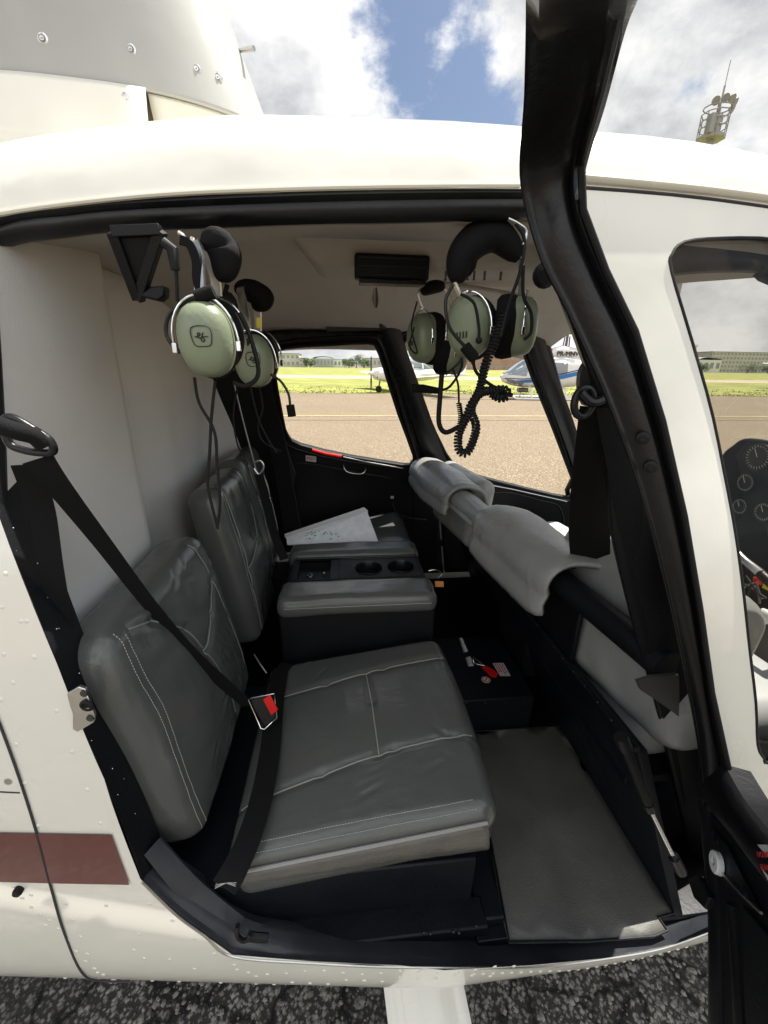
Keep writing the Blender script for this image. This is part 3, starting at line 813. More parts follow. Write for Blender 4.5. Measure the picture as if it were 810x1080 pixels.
# backrests
def backrest(y0, y1, xb, zb, xt, zt, thick, lab, seams, threads, seed, n=(56, 56, 8), shape=None, wr=.002, crs=((0, 0, 2.2, .6, 9, .3),)):
    h = V((xt-xb, 0, zt-zb)); H = h.length/2; h.normalize(); nf = V((h.z, 0, -h.x))
    c = V(((xb+xt)/2, (y0+y1)/2, (zb+zt)/2)) - nf*thick/2
    return seat_pad('backrest', c, h, (0, 1, 0), nf, (H, (y1-y0)/2, thick/2), min(thick/2-.002, .034), .024, seams, lab, seed=seed, threads=threads, n=n, shape=shape, wr=wr, crs=crs)
def bshape(q, u, v):
    # shoulders rounded in outline
    if u > .5: q.y *= 1-.10*((u-.5)/.5)**2
    if u < -.4: q.y *= 1-.10*((-u-.4)/.6)**2
    return q
backrest(.495, .94, -.255, .695, -.335, 1.135, .10, 'near backrest crossed by the seat belt',
    [[(.95, .70), (.5, .74), (0, .80), (-.7, .86)], [(.5, .74), (.32, .35), (.15, -.02)], [(.90, -.72), (.80, -.45), (.50, -.15), (.15, -.02), (-.35, .12), (-.8, .22)]],
    [[(.95, -.865), (.3, -.83), (-.3, -.87), (-.93, -.93)], [(.90, -.80), (.3, -.77), (-.3, -.82), (-.93, -.88)]], 2, n=(96, 96, 10), shape=bshape, wr=.0022, crs=[(-.3, .5, 2.6, .3, 8, .35), (.1, .3, 2.2, .2, 5, .3), (-.6, -.3, 1.4, .3, 5, .3), (.7, .1, 1.2, .2, 4, .25)])
backrest(1.045, 1.37, -.255, .70, -.33, 1.19, .09, 'middle backrest behind the console',
    [[(.95, -.62), (.3, -.60), (-.3, -.66), (-.9, -.7)], [(.5, .55), (.1, .2), (-.05, -.62)], [(.9, .6), (-.9, .6)]], [[(.95, -.78), (.3, -.76), (-.9, -.8)]], 5, shape=bshape)
backrest(1.36, 1.70, -.27, .72, -.34, 1.20, .085, 'far backrest in the shade by the far door', [[(.9, -.5), (-.9, -.5)], [(.3, -.5), (.1, .6)]], [], 8, n=(30, 30, 6), shape=bshape)

# console between the seats
cz = .905
mb = MB(); mb.box((.035, 1.15, .685), (.43, .375, .37)); con = build('centre_console', mb, 'black', heli, bevel=.006)
def armrest(y0, y1, lab, seed):
    c = V((.035, (y0+y1)/2, cz-.022)); vs, fs = rbox(.222, (y1-y0)/2, .031, .026, 40, 14, 6)
    mbx = MB(); mbx.add([c+V((q.x+ (.006*noise.noise(V((q.y*20, seed, 0)))), q.y, q.z+.0025*noise.noise(V((q.x*13, q.y*13, seed)))-.004*(q.x/.22)**2)) for q in vs], fs)
    o = build('armrest', mbx, 'leather', con, label=lab)
    build('armrest_seam', MB().tube([c+V((x/20*.20, -(y1-y0)/2-.0005, .004)) for x in range(-20, 21)], .001, 6), 'piping', o)
    return o
armrest(.955, 1.075, 'near padded armrest', 1); armrest(1.24, 1.345, 'far padded armrest', 3)
# tray between the armrests
zt_ = cz-.010
def rect(x0, x1, y0, y1): return [(x0, y0), (x1, y0), (x1, y1), (x0, y1)]
cups = [[(.075+.040*math.cos(a*math.pi/12), 1.157+.040*math.sin(a*math.pi/12)) for a in range(24)], [(.178+.040*math.cos(a*math.pi/12), 1.160+.040*math.sin(a*math.pi/12)) for a in range(24)]]
bin_ = rect(-.145, -.045, 1.098, 1.222)
mb = sheet(rect(-.165, .245, 1.078, 1.238), cups+[bin_], lambda x, y: V((x, y, zt_)), .02)
tray = build('console_tray', mb, 'black', con, solid=.006, smooth=False, cull=False)
build('tray_rim', MB().tube([V((x, y, zt_+.003)) for x, y in rect(-.16, .24, 1.082, 1.234)], .004, 8, closed=True), 'frame', tray)
build('tray_rim', MB().tube([V((x, y, zt_+.001)) for x, y in rect(-.018, .235, 1.092, 1.226)], .0022, 8, closed=True), 'steel' if False else 'frame', tray)
for cc in ((.075, 1.157), (.178, 1.160)):
    mb = MB().lathe((cc[0], cc[1], zt_), (0, 0, -1), [(.0425, -.001), (.0415, -.004), (.039, 0), (.038, .05), (.0001, .052)], 28, cap0=False); build('cup_holder', mb, 'frame', tray)
mb = MB().grid([[V((x, y, z)) for x, y in [(-.145, 1.098), (-.045, 1.098), (-.045, 1.222), (-.145, 1.222), (-.145, 1.098)]] for z in (zt_, zt_-.045)]); mb.add([V((x, y, zt_-.045)) for x, y in bin_], [(0, 1, 2, 3)])
bn = build('storage_bin', mb, 'frame', tray, cull=False, smooth=False)
build('key_switch', MB().lathe((-.11, 1.165, zt_-.045), (0, 0, 1), [(.012, 0), (.012, .02), (.009, .024), (.004, .024), (.004, .03), (.0001, .031)], 16), 'darksteel', bn)
build('toggle_switch', MB().tube([V((-.07, 1.17, zt_-.045)), V((-.066, 1.165, zt_-.015))], .003, 8), 'steel', bn)
build('orange_tab', MB().prism([P(459, 614, Y=1.05), P(468, 614, Y=1.05), P(468, 619, Y=1.05), P(459, 619, Y=1.05)], V((0, .006, 0))), mat('orange_plastic', (.7, .28, .08), .5), con)
build('console_wire', MB().tube(cat([P(452, 602, Y=1.12), P(460, 601, Y=1.12), P(466, 605, Y=1.12), P(462, 610, Y=1.10)], 5), .0016, 6), 'steel', con)

# papers on the far seat (a thing of their own)
paper = empty('folded_map', P(350, 565, Y=1.45), label='folded paper chart with green markings lying on the far seat behind the console', cat_='map')
a, b, c, d = P(303, 575, Y=1.37), P(302, 567, Y=1.42), P(387, 540, Y=1.50), P(399, 572, Y=1.37)
M['paper'] = mat('printed_paper', (.88, .91, .92), .7, var=.08, vscale=45)
nrm_ = (d-a).cross(c-a).normalized(); nrm_ = nrm_ if nrm_.z > 0 else -nrm_
mb = MB().prism([a, d, c, b], nrm_*.004); sheet1 = build('map_sheet', mb, 'paper', paper, smooth=False)
mb = MB().prism([P(304, 571, Y=1.44), P(300, 566, Y=1.46), P(384, 537.5, Y=1.53), P(388, 541, Y=1.51)], nrm_*.010+V((0, .01, 0))); build('booklet', mb, 'whitepl', paper, smooth=False)
mb = MB(); gcol = mat('green_marker', (.08, .38, .22), .6)
for k in range(26):
    u = random.choice([.28, .33, .5, .52])+random.uniform(-.07, .07); v = random.uniform(.15, .8)
    p0 = a.lerp(d, u).lerp(b.lerp(c, u), v)+nrm_*.0046; dd = V((random.uniform(-1, 1), random.uniform(-.6, .6), 0))*.010
    p0 += nrm_*.006; mb.ribbon([p0, p0+(d-a).normalized()*dd.x+(b-a).normalized()*dd.y+V((0, 0, .0001))], nrm_.cross(d-a) if abs(dd.x) > abs(dd.y) else (d-a), .0035, .0006)
build('green_marking', mb, gcol, sheet1, smooth=False)

# ------------------------------------------------------------------ cross tube and front seats
TA, TB = V((.345, 1.70, 1.075)), V((.535, .46, 1.035))
def TT(y): t = (y-TA.y)/(TB.y-TA.y); return TA.lerp(TB, t)
tube = build('cross_tube', MB().tube([TT(1.70), TT(1.1), TT(.50)], .028, 20), 'black', heli, label='black padded tube behind the front seats')
mb = MB().strip([P(672, 719, Y=.50), P(690, 714, Y=.49), P(716, 712, Y=.48)], [P(676, 728, Y=.50), P(700, 744, Y=.49), P(716, 756, Y=.48)], (0, -1, 0), .006, .001); build('tube_end_cap', mb, 'taupecap', tube)
def roll(y0, y1, r0, lab, back=.10, front=.16, seed=0, ny=90, fwd_r=1.05):
    """leather draped over the tube: rear flap, top, front seat back"""
    rows = []
    ax = (TB-TA).normalized()
    for i in range(ny+1):
        t = i/ny; y = y0+(y1-y0)*t; c = TT(y); row = []
        edge = min(t, 1-t); rr = r0*(1-.14*math.exp(-edge*30))*(1+.05*math.sin(y*23+seed))
        nb = noise.noise(V((y*5, seed, 0)))*.004
        prof = []
        bk = back*(1-.25*math.exp(-edge*12))
        for k in range(6): prof.append((-rr*1.02-.004*math.sin(k), -bk*(1-k/6)))
        for k in range(13):
            a_ = math.pi-math.pi*k/12; fr = fwd_r if a_ < math.pi/2 else 1.05; prof.append((rr*fr*math.cos(a_), rr*.95*math.sin(a_)**(.8 if a_ < math.pi/2 else 1)+.004))
        for k in range(1, 9): prof.append((rr*fwd_r+.010*math.sin(k*.5)+.03*k/8, -front*k/8))
        for px_, pz_ in prof:
            w = noise.noise(V((px_*9+seed, y*9, pz_*9)))*.004-.0035*math.exp(-((noise.noise(V((y*14, px_*6+seed, pz_*8))))/.07)**2)*math.exp(-edge*3)
            row.append(c+V((px_+w+nb, 0, pz_+w*.5)))
        rows.append(row)
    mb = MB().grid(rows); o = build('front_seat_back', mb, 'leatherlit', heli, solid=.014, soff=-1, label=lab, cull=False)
    for rw in (rows[1], rows[-2]):
        build('piping', MB().tube([p for p in rw[2:20]], .0028, 6), 'piping', o)
    return o
roll(1.02, 1.32, .038, 'slim grey leather sleeve on the tube between the front seat backs', back=.02, front=.02, seed=3)
roll(1.68, 1.29, .056, 'far front seat back folded over the tube', back=.05, front=.14, seed=5, fwd_r=1.5)
roll(1.09, .74, .056, 'near front seat back rolled over the tube', back=.075, front=.12, seed=9, fwd_r=2.0)
# the seat pad beyond the tube, its near shoulder
rows = []
pts = [((655, 596), (640, 640)), ((700, 640), (660, 690))]
def blob(name, cen, ax, ay, az, half, r, seed, matl, lab=None, parent=heli, bulge=.012):
    vs, fs = rbox(half[0], half[1], half[2], r, 30, 30, 8); cen = V(cen); ax, ay, az = [V(q).normalized() for q in (ax, ay, az)]
    mbx = MB()
    for i, q in enumerate(vs):
        u, v = q.x/half[0], q.y/half[1]
        z = q.z*(1+bulge/half[2]*(1-u*u)*(1-v*v))+.004*noise.noise(V((u*2+seed, v*3, seed)))
        vs[i] = cen+ax*q.x+ay*q.y+az*z
    mbx.add(vs, fs); return build(name, mbx, matl, parent, label=lab)
fs_ax = V((.09, 0, 1)).normalized()
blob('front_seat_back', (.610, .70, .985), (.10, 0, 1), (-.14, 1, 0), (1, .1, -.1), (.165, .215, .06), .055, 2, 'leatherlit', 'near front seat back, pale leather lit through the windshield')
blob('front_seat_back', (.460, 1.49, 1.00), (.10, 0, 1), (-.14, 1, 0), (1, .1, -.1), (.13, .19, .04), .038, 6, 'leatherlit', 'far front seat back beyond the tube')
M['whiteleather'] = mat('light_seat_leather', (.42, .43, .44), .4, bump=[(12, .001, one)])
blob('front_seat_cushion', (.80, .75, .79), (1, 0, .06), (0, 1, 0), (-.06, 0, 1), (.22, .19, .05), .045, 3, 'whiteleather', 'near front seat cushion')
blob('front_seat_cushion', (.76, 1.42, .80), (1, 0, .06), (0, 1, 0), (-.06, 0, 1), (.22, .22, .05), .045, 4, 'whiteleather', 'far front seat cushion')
# front seat box: slanted rear wall with its riveted rail
T0, T1 = V((.500, 1.72, .845)), V((.505, .485, .868))
B0, B1 = V((.622, 1.72, .50)), V((.622, .42, .50))
mb = MB().add([T0, T1, B1, B0, T0+V((.02, 0, 0)), T1+V((.02, 0, 0)), B1+V((.02, 0, 0)), B0+V((.02, 0, 0))], [(0, 1, 2, 3), (4, 7, 6, 5), (0, 4, 5, 1), (3, 2, 6, 7), (0, 3, 7, 4), (1, 5, 6, 2)])
fsb = build('front_seat_box', mb, 'floorblack', heli, smooth=False, bevel=.003)
mb = MB().tube([T0+V((-.002, 0, .004)), T1+V((-.002, 0, .004))], .007, 8)
rl = build('box_rail', mb, 'black', fsb)
mb = MB()
for i in range(26):
    p = T0.lerp(T1, .05+i*.036); mb.ball(p+V((-.0085, 0, .008)), .0022, 6)
build('rivet_row', mb, 'darksteel', rl)
pa, pb = .715, 1.035
q_ = [V((.508, pa, .86)), V((.508, pb, .86)), TT(pb)+V((.012, 0, -.01)), TT(pa)+V((.012, 0, -.01))]
build('seat_back_shell', MB().prism(q_, V((.012, 0, 0))), 'black', heli, bevel=.003)
build('front_seat_deck', MB().box((.82, 1.12, .73), (.55, 1.18, .02)), 'floorblack', heli, bevel=.002)
# upright supports from box to tube
for y in (1.12, 1.25): build('tube_support', MB().tube([V((.505, y, .86)), TT(y)+V((.01, 0, -.01))], .012, 10), 'black', heli)
# door strut (gas spring)
g0, g1, g2 = P(657, 783, Y=.455), P(684, 850, Y=.43), P(716, 915, Y=.405)
gs = build('gas_strut', MB().tube([g0, g0.lerp(g1, .95)], .0085, 14), 'black', heli)
build('strut_rod', MB().tube([g1, g2], .0042, 10), 'chrome', gs)
mb = MB(); mb.tube([g0-(g1-g0).normalized()*.012, g0+(g1-g0).normalized()*.012], .011, 12); mb.tube([g1.lerp(g2, .82), g2+(g2-g1).normalized()*.01], .0095, 12); mb.ball(g2+V((.004, 0, -.012)), .011, 10); mb.tube([g1-(g1-g0).normalized()*.006, g1+(g2-g1).normalized()*.008], .0095, 12)

for q0, q1, r_ in ((g0-(g1-g0).normalized()*.012, g0+(g1-g0).normalized()*.012, .011), (g1.lerp(g2, .82), g2+(g2-g1).normalized()*.01, .0095), (g1-(g1-g0).normalized()*.006, g1+(g2-g1).normalized()*.008, .0095)):
    build('strut_end', MB().tube([q0, q1], r_, 12), 'frame', gs)
mb = MB()
for i in range(7):
    a_ = P(694+i*7, 868+i*9, Y=.42); mb.ball(a_, .0014, 5)

# near B pillar with belt trim
def NP(px, py, Y): return P(px, py, Y=Y)
yb = .50
Lp = [(556, 225), (583, 290), (612, 370), (632, 430), (642, 500), (646, 565), (668, 660), (690, 740), (716, 850), (742, 960)]
Rp = [(610, 225), (640, 290), (668, 370), (692, 440), (712, 530), (728, 610), (744, 700), (752, 780), (760, 850), (780, 960)]
mb = MB().strip([NP(a, b, yb+.02) for a, b in Lp], [NP(a, b, yb) for a, b in Rp], (-.5, -1, 0), .05, .006)
bp = build('door_pillar', mb, 'black', heli, label='near pillar between front and rear doors', bevel=.003)
# front belt on the pillar
mb = MB().strip([NP(a, b, .54) for a, b in [(625, 372), (613, 392), (612, 415), (617, 428)]], [NP(a, b, .53) for a, b in [(636, 366), (646, 392), (651, 415), (650, 430)]], (-.3, -1, 0), .02, .010)
bh = build('belt_loop', mb, 'black', bp)
mb = MB()
c0 = NP(614, 424, .52)
mb.tube([c0+V((.013*math.cos(t*.3), -.004, .018*math.sin(t*.3))) for t in range(21)], .005, 10, closed=True)
mb.tube(cat([c0+V((-.008, -.006, .012)), c0+V((.01, -.01, .0)), c0+V((.035, -.006, .012)), c0+V((.05, 0, .02))], 5), .006, 8)
build('belt_ring', mb, 'frame', bp)
mb = MB().strip([NP(a, b, y_) for a, b, y_ in [(612, 428, .53), (607, 470, .57), (602, 520, .63), (600, 560, .70), (602, 590, .78), (606, 625, .88)]], [NP(a, b, y_) for a, b, y_ in [(640, 430, .52), (647, 480, .56), (646, 520, .62), (644, 560, .69), (643, 600, .77), (640, 635, .87)]], (-.3, -1, 0), .003, .003)
build('seat_belt', mb, 'belt', heli, label='front seat belt hanging from the near pillar')
mb = MB().strip([NP(a, b, .515) for a, b in [(628, 430), (650, 540), (672, 640), (700, 760), (722, 850)]], [NP(a, b, .505) for a, b in [(662, 430), (690, 540), (716, 640), (738, 760), (748, 850)]], (-.3, -1, 0), .003, .003)
build('belt_cover', mb, 'belt', bp)

# ------------------------------------------------------------------ rear belt
ring = empty  # unused
bd = P(33, 466, Y=.50)
mb = MB()
K = .78
mb.tube(cat([bd+V(q)*K for q in [(-.030, 0, .026), (-.012, -.008, .036), (.012, -.008, .02), (.030, -.006, .002), (.028, -.004, -.014), (.008, 0, -.016), (-.014, 0, -.012), (-.03, 0, -.002)]], 5, closed=True), .0045, 10, closed=True)
hanger = build('belt_ring', mb, 'frame', heli, label='glossy black belt guide ring by the jamb')
mb = MB().tube(cat([bd+V(q)*K for q in [(-.05, .0, .02), (-.028, -.014, .026), (-.004, -.016, .018), (.014, -.010, .010), (.02, -.004, -.004)]], 5), .010, 10); build('ring_wrap', mb, 'belt', hanger)
pth = cat([P(40, 484, Y=.50), P(64, 516, Y=.515), P(110, 575, Y=.56), P(155, 634, Y=.615), P(200, 687, Y=.655), P(235, 720, Y=.69), P(262, 744, Y=.71)], 6)
wd = []
for i in range(len(pth)):
    t = i/(len(pth)-1); wd.append(V((.75, .25, .55)).lerp(V((.55, -.30, .75)), t))
sb = build('seat_belt', MB().ribbon(pth, wd, [.031*(1-.30*math.sin(math.pi*min(1, i/len(pth)*1.2))) for i in range(len(pth))], .0014), 'belt', heli, label='black shoulder belt across the near backrest')
# second strand
pth = cat([P(28, 490, Y=.52), P(44, 540, Y=.53), P(54, 600, Y=.53), P(66, 660, Y=.53), P(84, 720, Y=.53)], 6)
build('seat_belt', MB().ribbon(pth, V((1, .35, .1)), [.030*(1-.2*i/len(pth)) for i in range(len(pth))], .0014), 'belt', heli, label='black belt strand dropping inside the jamb')
bk0 = P(275, 747, Y=.705)
dx = (P(262, 737, Y=.71)-P(285, 764, Y=.69)).normalized()
ax_ = V((.55, -.25, -.45)).normalized()
rot = Matrix((ax_, V((.2, .9, -.2)).cross(ax_).normalized(), ax_.cross(V((.2, .9, -.2)).cross(ax_).normalized()))).transposed()
def bq(px, py, y): return P(px, py, Y=y)
mb = MB().prism([bq(262, 739, .70), bq(277, 731, .705), bq(292, 756, .69), bq(279, 768, .685)], V((.002, .006, -.014)))
bk = build('buckle', mb, 'frame', heli, bevel=.003, label='black belt buckle with red button')
mb = MB().tube([bq(262, 738, .697), bq(266, 736, .70), bq(289, 731.5, .702), bq(292, 757, .687), bq(279, 769, .682), bq(275, 768, .682)], .0016, 8, closed=True); build('buckle_edge', mb, 'chrome', bk)
build('release_button', MB().prism([bq(277.5, 737, .692), bq(285, 732, .694), bq(293.5, 748, .688), bq(286.5, 754, .686)], V((0, -.004, .002))), 'red', bk, bevel=.0012)
# lap strap
pth = cat([P(284, 712, Y=.80), P(283, 752, Y=.72), P(276, 790, Y=.66), P(266, 840, Y=.59), P(252, 890, Y=.53), P(236, 925, Y=.50), P(228, 945, Y=.485)], 6)
pn = V((.028, .705, .698))+up_*.074
def onpad(px, py, h=0):
    d = ray(px, py); return EYE+d*(((pn+up_*h)-EYE).dot(up_)/d.dot(up_))
pth = cat([onpad(296, 706, -.004), onpad(290, 740, .002), onpad(285, 790, .004), onpad(276, 840, .004), onpad(262, 885, .002), onpad(247, 918, -.006), onpad(236, 936, -.02)], 6)
build('seat_belt', MB().ribbon(pth, V((1, .1, .08)), .042, .0016), 'belt', heli, label='lap belt lying along the rear edge of the near cushion')
mb = MB()
for k in range(6):
    t = k/5; c = pth[-3]; mb.tube([c+V((-.016, -.006+.012*t, .0018)), c+V((.016, .006-.012*t, .0018))], .0005, 5)
build('belt_stitching', mb, 'thread', heli)
# far belts and buckle at middle seat
pth = cat([P(247, 405, Y=1.30), P(258, 450, Y=1.28), P(270, 495, Y=1.25)], 5)
build('seat_belt', MB().ribbon(pth, V((0, 1, 0)), .008, .002), 'grey', heli, label='thin grey strap hanging to the middle backrest')
build('belt_tongue', MB().tube(cat([P(268, 488, Y=1.22), P(275, 486, Y=1.22), P(278, 493, Y=1.22), P(273, 500, Y=1.22), P(268, 494, Y=1.22)], 4), .0028, 8), 'steel', heli)
pth = cat([P(273, 500, Y=1.22), P(281, 530, Y=1.20), P(290, 565, Y=1.18), P(300, 590, Y=1.14)], 5)
build('seat_belt', MB().ribbon(pth, V((1, 1, 0)), .03, .0015), 'belt', heli, label='belt across the middle backrest')
build('seat_belt', MB().strip([P(a, b, Y=1.60) for a, b in [(262, 400), (276, 445), (290, 500), (300, 560)]], [P(a, b, Y=1.60) for a, b in [(280, 392), (297, 450), (308, 505), (318, 560)]], (0, -1, 0), .003, .002), 'belt', heli, label='black belt beside the far door')
mb = MB().strip([P(a, b, Y=1.66) for a, b in [(272, 350), (274, 400), (286, 470), (300, 560)]], [P(a, b, Y=1.66) for a, b in [(289, 362), (291, 400), (301, 465), (312, 500)]], (0, -1, 0), .02, .004)
build('door_pillar', mb, 'black', heli, label='far pillar beside the bulkhead')
# buckle tail between cushion and console
build('buckle_strap', MB().ribbon([P(287, 722, Y=.86), P(296, 708, Y=.90), P(303, 700, Y=.93)], V((1, 0, 0)), .035, .002), 'belt', heli)
build('belt_anchor', MB().tube([P(268, 690, Y=.93), P(274, 700, Y=.91), P(281, 710, Y=.90)], .0018, 6), 'steel', heli)
# ================================================================== OPEN REAR DOOR (hinged forward, swung towards the camera)
H0 = P(742, 850, Y=.38); DN = V((-.90, .44, 0)).normalized(); DU = V((-.44, -.90, 0)).normalized()
def PLn(px, py, off=0, pt=H0, n=DN):
    d = ray(px, py); s = ((pt+n*off)-EYE).dot(n)/d.dot(n); return EYE+d*s
YD = [.17, .235, .30, .37, .445, .445, .445, .44, .43, .42, .41, .395, .375]
Lp = [(548, -160), (552, -60), (555, 0), (553, 100), (549, 195), (570, 275), (600, 335), (640, 425), (676, 525), (702, 625), (721, 710), (736, 790), (740, 850)]
Rp = [(688, -160), (672, -60), (655, 0), (634, 90), (612, 172), (614, 222), (638, 286), (669, 350), (698, 445), (721, 545), (738, 645), (750, 730), (768, 812)]
def dprof(u):
    h = .0
    h += .004*math.exp(-((u-.06)/.05)**2)
    h += .0035*math.sin(math.pi*max(0, min(1, (u-.12)/.62)))
    h -= .005*math.exp(-((u-.80)/.045)**2)
    h += .005*math.exp(-((u-.92)/.05)**2)
    return h
mb = MB().strip([P(a, b, Y=y) for (a, b), y in zip(Lp, YD)], [P(a, b, Y=y-.012) for (a, b), y in zip(Rp, YD)], (-.62, -.78, 0), .028, n=26, k=8, prof=dprof)
door = build('open_door', mb, 'frame', heli, label='open rear door swung forward, black inside frame')
# rest of the window frame, out of the picture: rail, rear upright
e0 = P(612, -170, Y=.165)
mb = MB().tube(cat([e0, e0+DU*.12+V((0, 0, .005)), e0+DU*.42, e0+DU*.50+V((0, 0, -.06)), e0+DU*.56+V((.15, 0, -.5)), e0+DU*.56+V((.22, 0, -.75))], 6), .022, 10)
build('window_frame', mb, 'frame', door)
rows = []
Rc = cat([P(a, b, Y=y-.020) for (a, b), y in zip(Rp, YD)], 3)
for k in range(9): rows.append([p+DU*(.52*k/8)+V((.0, 0, 0)) for p in Rc])
build('window_pane', MB().grid(rows), 'glass', door, cull=False)
build('window_seal', MB().tube([P(a+1, b, Y=y-.014) for (a, b), y in zip(Rp, YD)][1:], .0035, 8), 'rubber', door)
for a, b in [(678, 462), (686, 492)]:
    c = P(a, b, Y=.42); mb = MB().lathe(c, (-.5, -.86, 0), [(.0075, 0), (.007, .003), (.0035, .004), (.0035, .0055), (.0001, .0055)], 14); build('hinge_bolt', mb, 'black', door)
# window sill moulding running down to the right
mb = MB().strip([PLn(a, b, .006) for a, b in [(742, 842), (754, 860), (778, 890), (812, 935), (860, 995), (960, 1110)]], [PLn(a, b, .004) for a, b in [(764, 806), (782, 838), (800, 862), (830, 895), (870, 930), (980, 1030)]], DN, .03, n=16, prof=lambda u: .010*math.sin(math.pi*u)**.6)
build('door_sill_moulding', mb, 'frame', door)
# lower door panel
outl = [(738, 838), (751, 858), (790, 905), (860, 990), (980, 1120), (1050, 1500), (790, 1500), (752, 1180), (745, 1080), (746, 1000), (745, 955), (741, 900)]
pp = [PLn(a, b, 0) for a, b in outl]
lowp = build('door_panel', MB().prism(pp, -DN*.035), 'black', door, smooth=False, bevel=.004)
build('outer_skin', MB().prism([p-DN*.0365 for p in pp], -DN*.002), 'paint', lowp, smooth=False)
rib = MB()
rib.strip([PLn(a, b, .004) for a, b in [(737, 842), (741, 890), (746, 950), (747, 1010), (747, 1090), (752, 1180)]], [PLn(a, b, .004) for a, b in [(745, 846), (749, 890), (755, 945), (757, 1010), (759, 1090), (766, 1180)]], DN, .006, .004)
rib.strip([PLn(a, b, .003) for a, b in [(766, 950), (770, 1010), (774, 1090), (780, 1180)]], [PLn(a, b, .003) for a, b in [(773, 956), (778, 1010), (784, 1090), (792, 1180)]], DN, .004, .003)
build('door_panel_rib', rib, 'frame', lowp)
build('trim_panel', MB().prism([PLn(a, b, .001) for a, b in [(786, 955), (812, 985), (900, 1100), (900, 1300), (800, 1300), (790, 1080)]], DN*.004), 'black', lowp, smooth=False, bevel=.002)
build('mechanism_plate', MB().prism([PLn(a, b, .002) for a, b in [(748, 875), (757, 878), (770, 893), (781, 915), (806, 966), (797, 960), (757, 923), (749, 905)]], DN*.003), 'darksteel' if False else 'black', lowp, smooth=False, bevel=.001)
wc = PLn(759, 911, .006)
roller = build('latch_roller', MB().lathe(wc, DN, [(.0135, 0), (.0135, .006), (.012, .0075), (.0052, .0075), (.0050, .003), (.0001, .003)], 28), 'whitepl', lowp, label='white nylon latch roller')
build('roller_screw', MB().lathe(wc+DN*.003, DN, [(.0046, 0), (.0044, .003), (.0015, .0035), (.0001, .002)], 14), 'steel', roller)
for a, b, r_ in [(753, 878, .006), (757, 888, .007), (787, 942, .007)]: build('latch_screw', MB().lathe(PLn(a, b, .004), DN, [(r_, 0), (r_, .003), (r_*.5, .005), (.0001, .005)], 14), 'black', lowp)
build('latch_bar', MB().tube([PLn(762, 922, .008), PLn(780, 941, .008), PLn(803, 963, .008)], .0016, 6), 'steel', lowp)
build('latch_bracket', MB().prism([PLn(a, b, .004) for a, b in [(733, 930), (744, 926), (757, 950), (752, 962), (740, 950)]], DN*.01), 'black', lowp, bevel=.002)
lab = build('door_label', MB().prism([PLn(a, b, .013) for a, b in [(791, 891), (835, 892), (852, 925), (814, 934)]], DN*.0012), 'sticker', lowp, smooth=False)
text('DO NOT', .0075, PLn(807, 902, .0145)+DN*.0006, PLn(835, 892)-PLn(791, 891), PLn(791, 891)-PLn(814, 934), 'redink', lab)
text('SLAM DOOR', .0075, PLn(814, 916, .0145)+DN*.0006, PLn(835, 892)-PLn(791, 891), PLn(791, 891)-PLn(814, 934), 'redink', lab)

# ================================================================== MAST FAIRING AND COWLS
def fcurve(z, k=1.0, ins=0):
    sh = -.38*(z-1.937)
    pts = [(-.128, 1.10), (-.134, 1.055), (-.165, 1.005), (-.230, .962), (-.314, .932), (-.42, .918), (-.53, .914), (-.75, .925), (-1.05, .98), (-1.30, 1.05), (-1.42, 1.10)]
    c = cat([V((a, b+ins, 0)) for a, b in pts], 4)
    near = [V((p.x+sh-ins*.3, p.y, z)) for p in c]
    far_ = [V((p.x, 2*1.10-p.y, z)) for p in reversed(near[1:-1])]
    return near+far_
def curve_loft(zs, ins=0, sel=None):
    rows = []
    for z in zs:
        r = fcurve(z, ins=ins); r.append(r[0].copy()); rows.append(r)
    return MB().grid(rows)
fair = build('mast_fairing', curve_loft([1.937, 1.942, 2.1, 2.3, 2.6, 2.95]), 'cowl', heli, solid=.012, soff=-1)
build('fairing_gap', curve_loft([1.85, 1.96], .018), 'tan', heli)
# lower cowl: rear side piece and forward lip
rows = []; rows2 = []
for z in (1.80, 1.86, 1.90, 1.930, 1.938):
    c = fcurve(1.95, ins=0); near = c[:41]
    rows.append([V((p.x, p.y-.004-.20*(1.938-z), z)) for p in near if p.x < -.312])
    rows2.append([V((p.x+.10*(1.936-z), p.y-.012*(1.936-z)+.004, z-(.003 if z > 1.93 else 0))) for p in near if p.x > -.335])
build('lower_cowl', MB().grid(rows), 'paint', heli, solid=.004, soff=-1)
build('cowl_lip', MB().grid(rows2), 'cream', heli, solid=.004, soff=-1)
def fair_pt(px, py):
    d = ray(px, py); s = .4; 
    for i in range(3000):
        p = EYE+d*s; c = fcurve(p.z)[:41]
        ys = [(q.x, q.y) for q in c]
        y = interp(-p.x, [-a for a, b in ys], [b for a, b in ys])
        if p.x < ys[0][0] and p.y >= y: return p
        s += .002
    return EYE+d
for a, b in [(45, 41), (138, 52.5), (207, 73), (229.5, 82)]:
    p = fair_pt(a, b); nn = V((.25 if a > 190 else .05, -1, 0)).normalized()
    s_ = build('fairing_screw', MB().lathe(p-nn*.001, nn, [(.0085, 0), (.0085, .0015), (.0055, .0025), (.0052, .001), (.004, .001), (.0035, .004), (.0016, .004), (.0001, .002)], 16), 'steel', fair)
p = fair_pt(134, 106); build('fairing_screw', MB().lathe(p+V((0, -.006, 0)), (0, -1, 0), [(.0075, 0), (.0075, .0015), (.004, .003), (.0001, .002)], 16), 'steel', heli)
b0 = P(244, 54, Y=1.08); b1 = P(268, 51, Y=1.05)
build('fairing_bolt', MB().tube([b0, b1], .0042, 10), 'steel', fair)
build('bolt_nut', MB().lathe(b0, b1-b0, [(.010, -.004), (.010, .006), (.006, .008), (.0001, .008)], 6), 'steel', fair)
